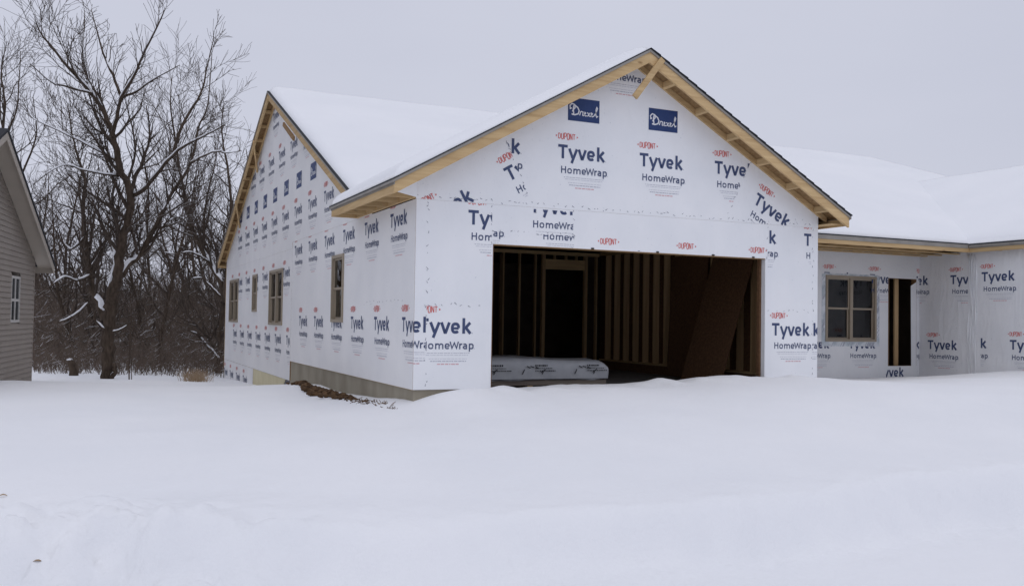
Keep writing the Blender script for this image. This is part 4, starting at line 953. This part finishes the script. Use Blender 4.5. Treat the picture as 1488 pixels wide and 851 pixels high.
# woodland behind: individually grown trees, few source meshes, copied
src = []
for s in range(5):
    rg = random.Random(100+s); tr, cr_ = MB(), MB(); P = [np.array([0, 0, -.5])]; d = np.array([0, 0, 1.]); Ht = rg.uniform(8.5, 10.5)
    for i in range(11):
        d = d+np.array([rg.gauss(0, .09), rg.gauss(0, .09), .1]); d /= np.linalg.norm(d); P.append(P[-1]+d*Ht/11)
    rs = [.115*(1-.92*i/11)+.008 for i in range(12)]; tr.tube(P, rs, 6, cap=False)
    for kk in range(17):
        t = .16+.82*kk/17; i = min(10, int(t*11)); a = rg.uniform(0, 6.28); el = rg.uniform(.5, 1.1)
        grow(cr_, P[i], np.array([math.cos(a)*math.cos(el), math.sin(a)*math.cos(el), math.sin(el)]), Ht*rg.uniform(.26, .42)*(1.15-.6*t), rs[i]*.62, 1, rg, 3, .0085, .07, 1.05)
    src.append((tr.mesh('trunk', 'bark', True, False), cr_.mesh('crown', 'twig', True, False)))
rg = random.Random(77)
for k in range(32):
    px = 40+400*((k*.618) % 1); t = rg.uniform(36, 62); g = at(px, 470, t); a, c = src[k % 5]
    root = empty('woodland_tree', (g[0], g[1], float(ground(np.array([g[0]]), np.array([g[1]]))[0])), 'bare woodland tree in the dark thicket behind the houses', 'tree', 'woodland trees in the thicket')
    sc_ = rg.uniform(.75, 1.15)*t/46; root.scale = (sc_*.95, sc_*.95, sc_); root.rotation_euler = (0, 0, rg.uniform(0, 6.28))
    link('trunk', a, root); link('crown', c, root)
# thicket undergrowth
mb = MB(); rg = random.Random(5)
def stem(mb, x, y, h, r):
    z = float(np.interp(y, [10, 24, 40, 90], [-.75, -1.08, -1.27, -1.3])); p = np.array([x, y, z-.1]); pts = [p]; d = np.array([rg.gauss(0, .28), rg.gauss(0, .28), 1.]); n = 4
    for i in range(n):
        d = d+np.array([rg.gauss(0, .22), rg.gauss(0, .22), 0]); d /= np.linalg.norm(d); p = p+d*h/n; pts.append(p)
    mb.tube(pts, [r*(1-.75*i/n) for i in range(n+1)], 3, cap=False)
    for i in range(1, n+1):
        for j in range(2):
            dd = d+np.array([rg.gauss(0, .6), rg.gauss(0, .6), rg.gauss(.1, .3)]); dd /= np.linalg.norm(dd); q = pts[i]+dd*h*rg.uniform(.12, .3); mb.tube([pts[i], q], [r*.5, r*.2], 3, cap=False)
for k in range(10500):
    u = rg.random(); t = 30+46*u**.9; px = rg.uniform(-60, 450) if t > 34 else rg.uniform(50, 400); g = at(px, 470, t)
    hgt = rg.uniform(.3, 1.3) if t < 34 else rg.uniform(.8, 2.8) if t < 42 else rg.uniform(1.6, 4.4)
    stem(mb, g[0], g[1], hgt, rg.uniform(.008, .02)*t/40)
mb.build('thicket', 'brush', None, 'tangled dark brushwood filling the ground under the woodland trees', 'brush', kind='stuff', fix=False)
# sapling, stump, dry grass
sp_ = empty('sapling', (0, 0, 0), 'thin pale sapling standing next to the large forked tree', 'tree')
hand_tree(sp_, [([(188, 560), (188, 520), (189, 490), (191, 450), (188, 415)], (2.4, .8), (0, 0), .3), ([(191, 560), (191, 530), (190, 505), (195, 470)], (1.6, .7), (.1, 0), .2)], 26.0, rr, .5, .1, 2)
g = at(106, 552, 29); g[2] = float(ground(np.array([g[0]]), np.array([g[1]]))[0])
stp = empty('tree_stump', (0, 0, 0), 'short broken brown stump with a snow cap in front of the brush', 'stump')
mb = MB(); mb.tube([g+np.array([0, 0, -.2]), g+np.array([.02, 0, .15]), g+np.array([-.05, 0, .38]), g+np.array([-.12, 0, .52])], [.15, .14, .12, .06], 9); mb.build('trunk', 'bark', stp, smooth=True)
mb = MB(); blob(mb, g+np.array([-.12, 0, .54]), .11, 3, flat=.5) if False else blob(mb, g+np.array([-.11, 0, .50]), .08, 3, flat=.5); mb.build('snow_cap', 'snow', stp, smooth=True)
mb = MB(); rg = random.Random(8)
for k in range(260):
    px = rg.gauss(284, 9); q = at(px, 560, rg.uniform(25.5, 27)); q[2] = float(ground(np.array([q[0]]), np.array([q[1]]))[0])-.03
    tip = q+np.array([rg.gauss(0, .12), rg.gauss(0, .12), rg.uniform(.16, .42)]); mb.tube([q, (q+tip)/2+np.array([rg.gauss(0, .02), 0, .03]), tip], [.006, .005, .002], 3, cap=False)
mb.build('dry_grass', 'grass', None, 'tuft of dry tan grass poking out of the snow by the leaning tree', 'grass', kind='stuff', fix=False)
# far house beyond the wood, snow on its roof
fh = empty('far_house', (0, 0, 0), 'distant dark house with a snowy roof seen through the bare trees', 'house')
c = at(92, 470, 85); c[2] = -1.6
mb = MB(); mb.box(c[0]-5, c[0]+5, c[1]-3, c[1]+5, -1.6, 3.0); mb.build('wall', 'farwall', fh)
mb = MB(); mb.prism([(c[0]-5.5, c[1]-3.5, 2.9), (c[0]-5.5, c[1]+1, 5.6), (c[0]-5.5, c[1]+5.5, 2.9)], (11, 0, 0)); mb.build('roof', 'snow', fh)
for dx in (-3, 0, 2.6):
    mb = MB(); mb.box(c[0]+dx, c[0]+dx+.9, c[1]-3.04, c[1]-3.005, .6, 1.9); mb.build('window', 'darkglass', fh)

# dead leaves lying on the snow by the street
for (px, py, lab) in ((4, 722, 'small curled tan leaf lying on smooth snow above the ploughed lumps'), (52, 818, 'small brown leaf lying among the ploughed snow lumps')):
    d = at(px, py, 1.0)-CAM; ts = np.arange(3, 14, .01); Q = CAM[None]+d[None]*ts[:, None]
    t = ts[np.argmax(Q[:, 2] < ground(Q[:, 0], Q[:, 1]))]
    q = CAM+d*t; mb = MB()
    for i in range(4):
        a0, a1 = i/4, (i+1)/4; wv = lambda a: .014*math.sin(math.pi*min(1, a*.95+.03)); hz = lambda a: .008+.012*math.sin(a*3)
        mb.poly([q+np.array([-.03+.06*a0, -wv(a0), hz(a0)]), q+np.array([-.03+.06*a1, -wv(a1), hz(a1)]), q+np.array([-.03+.06*a1, wv(a1), hz(a1)+.006]), q+np.array([-.03+.06*a0, wv(a0), hz(a0)+.006])])
    mb.build('dead_leaf', 'grass', None, lab, 'leaf', 'dead leaves on the snow', fix=False)
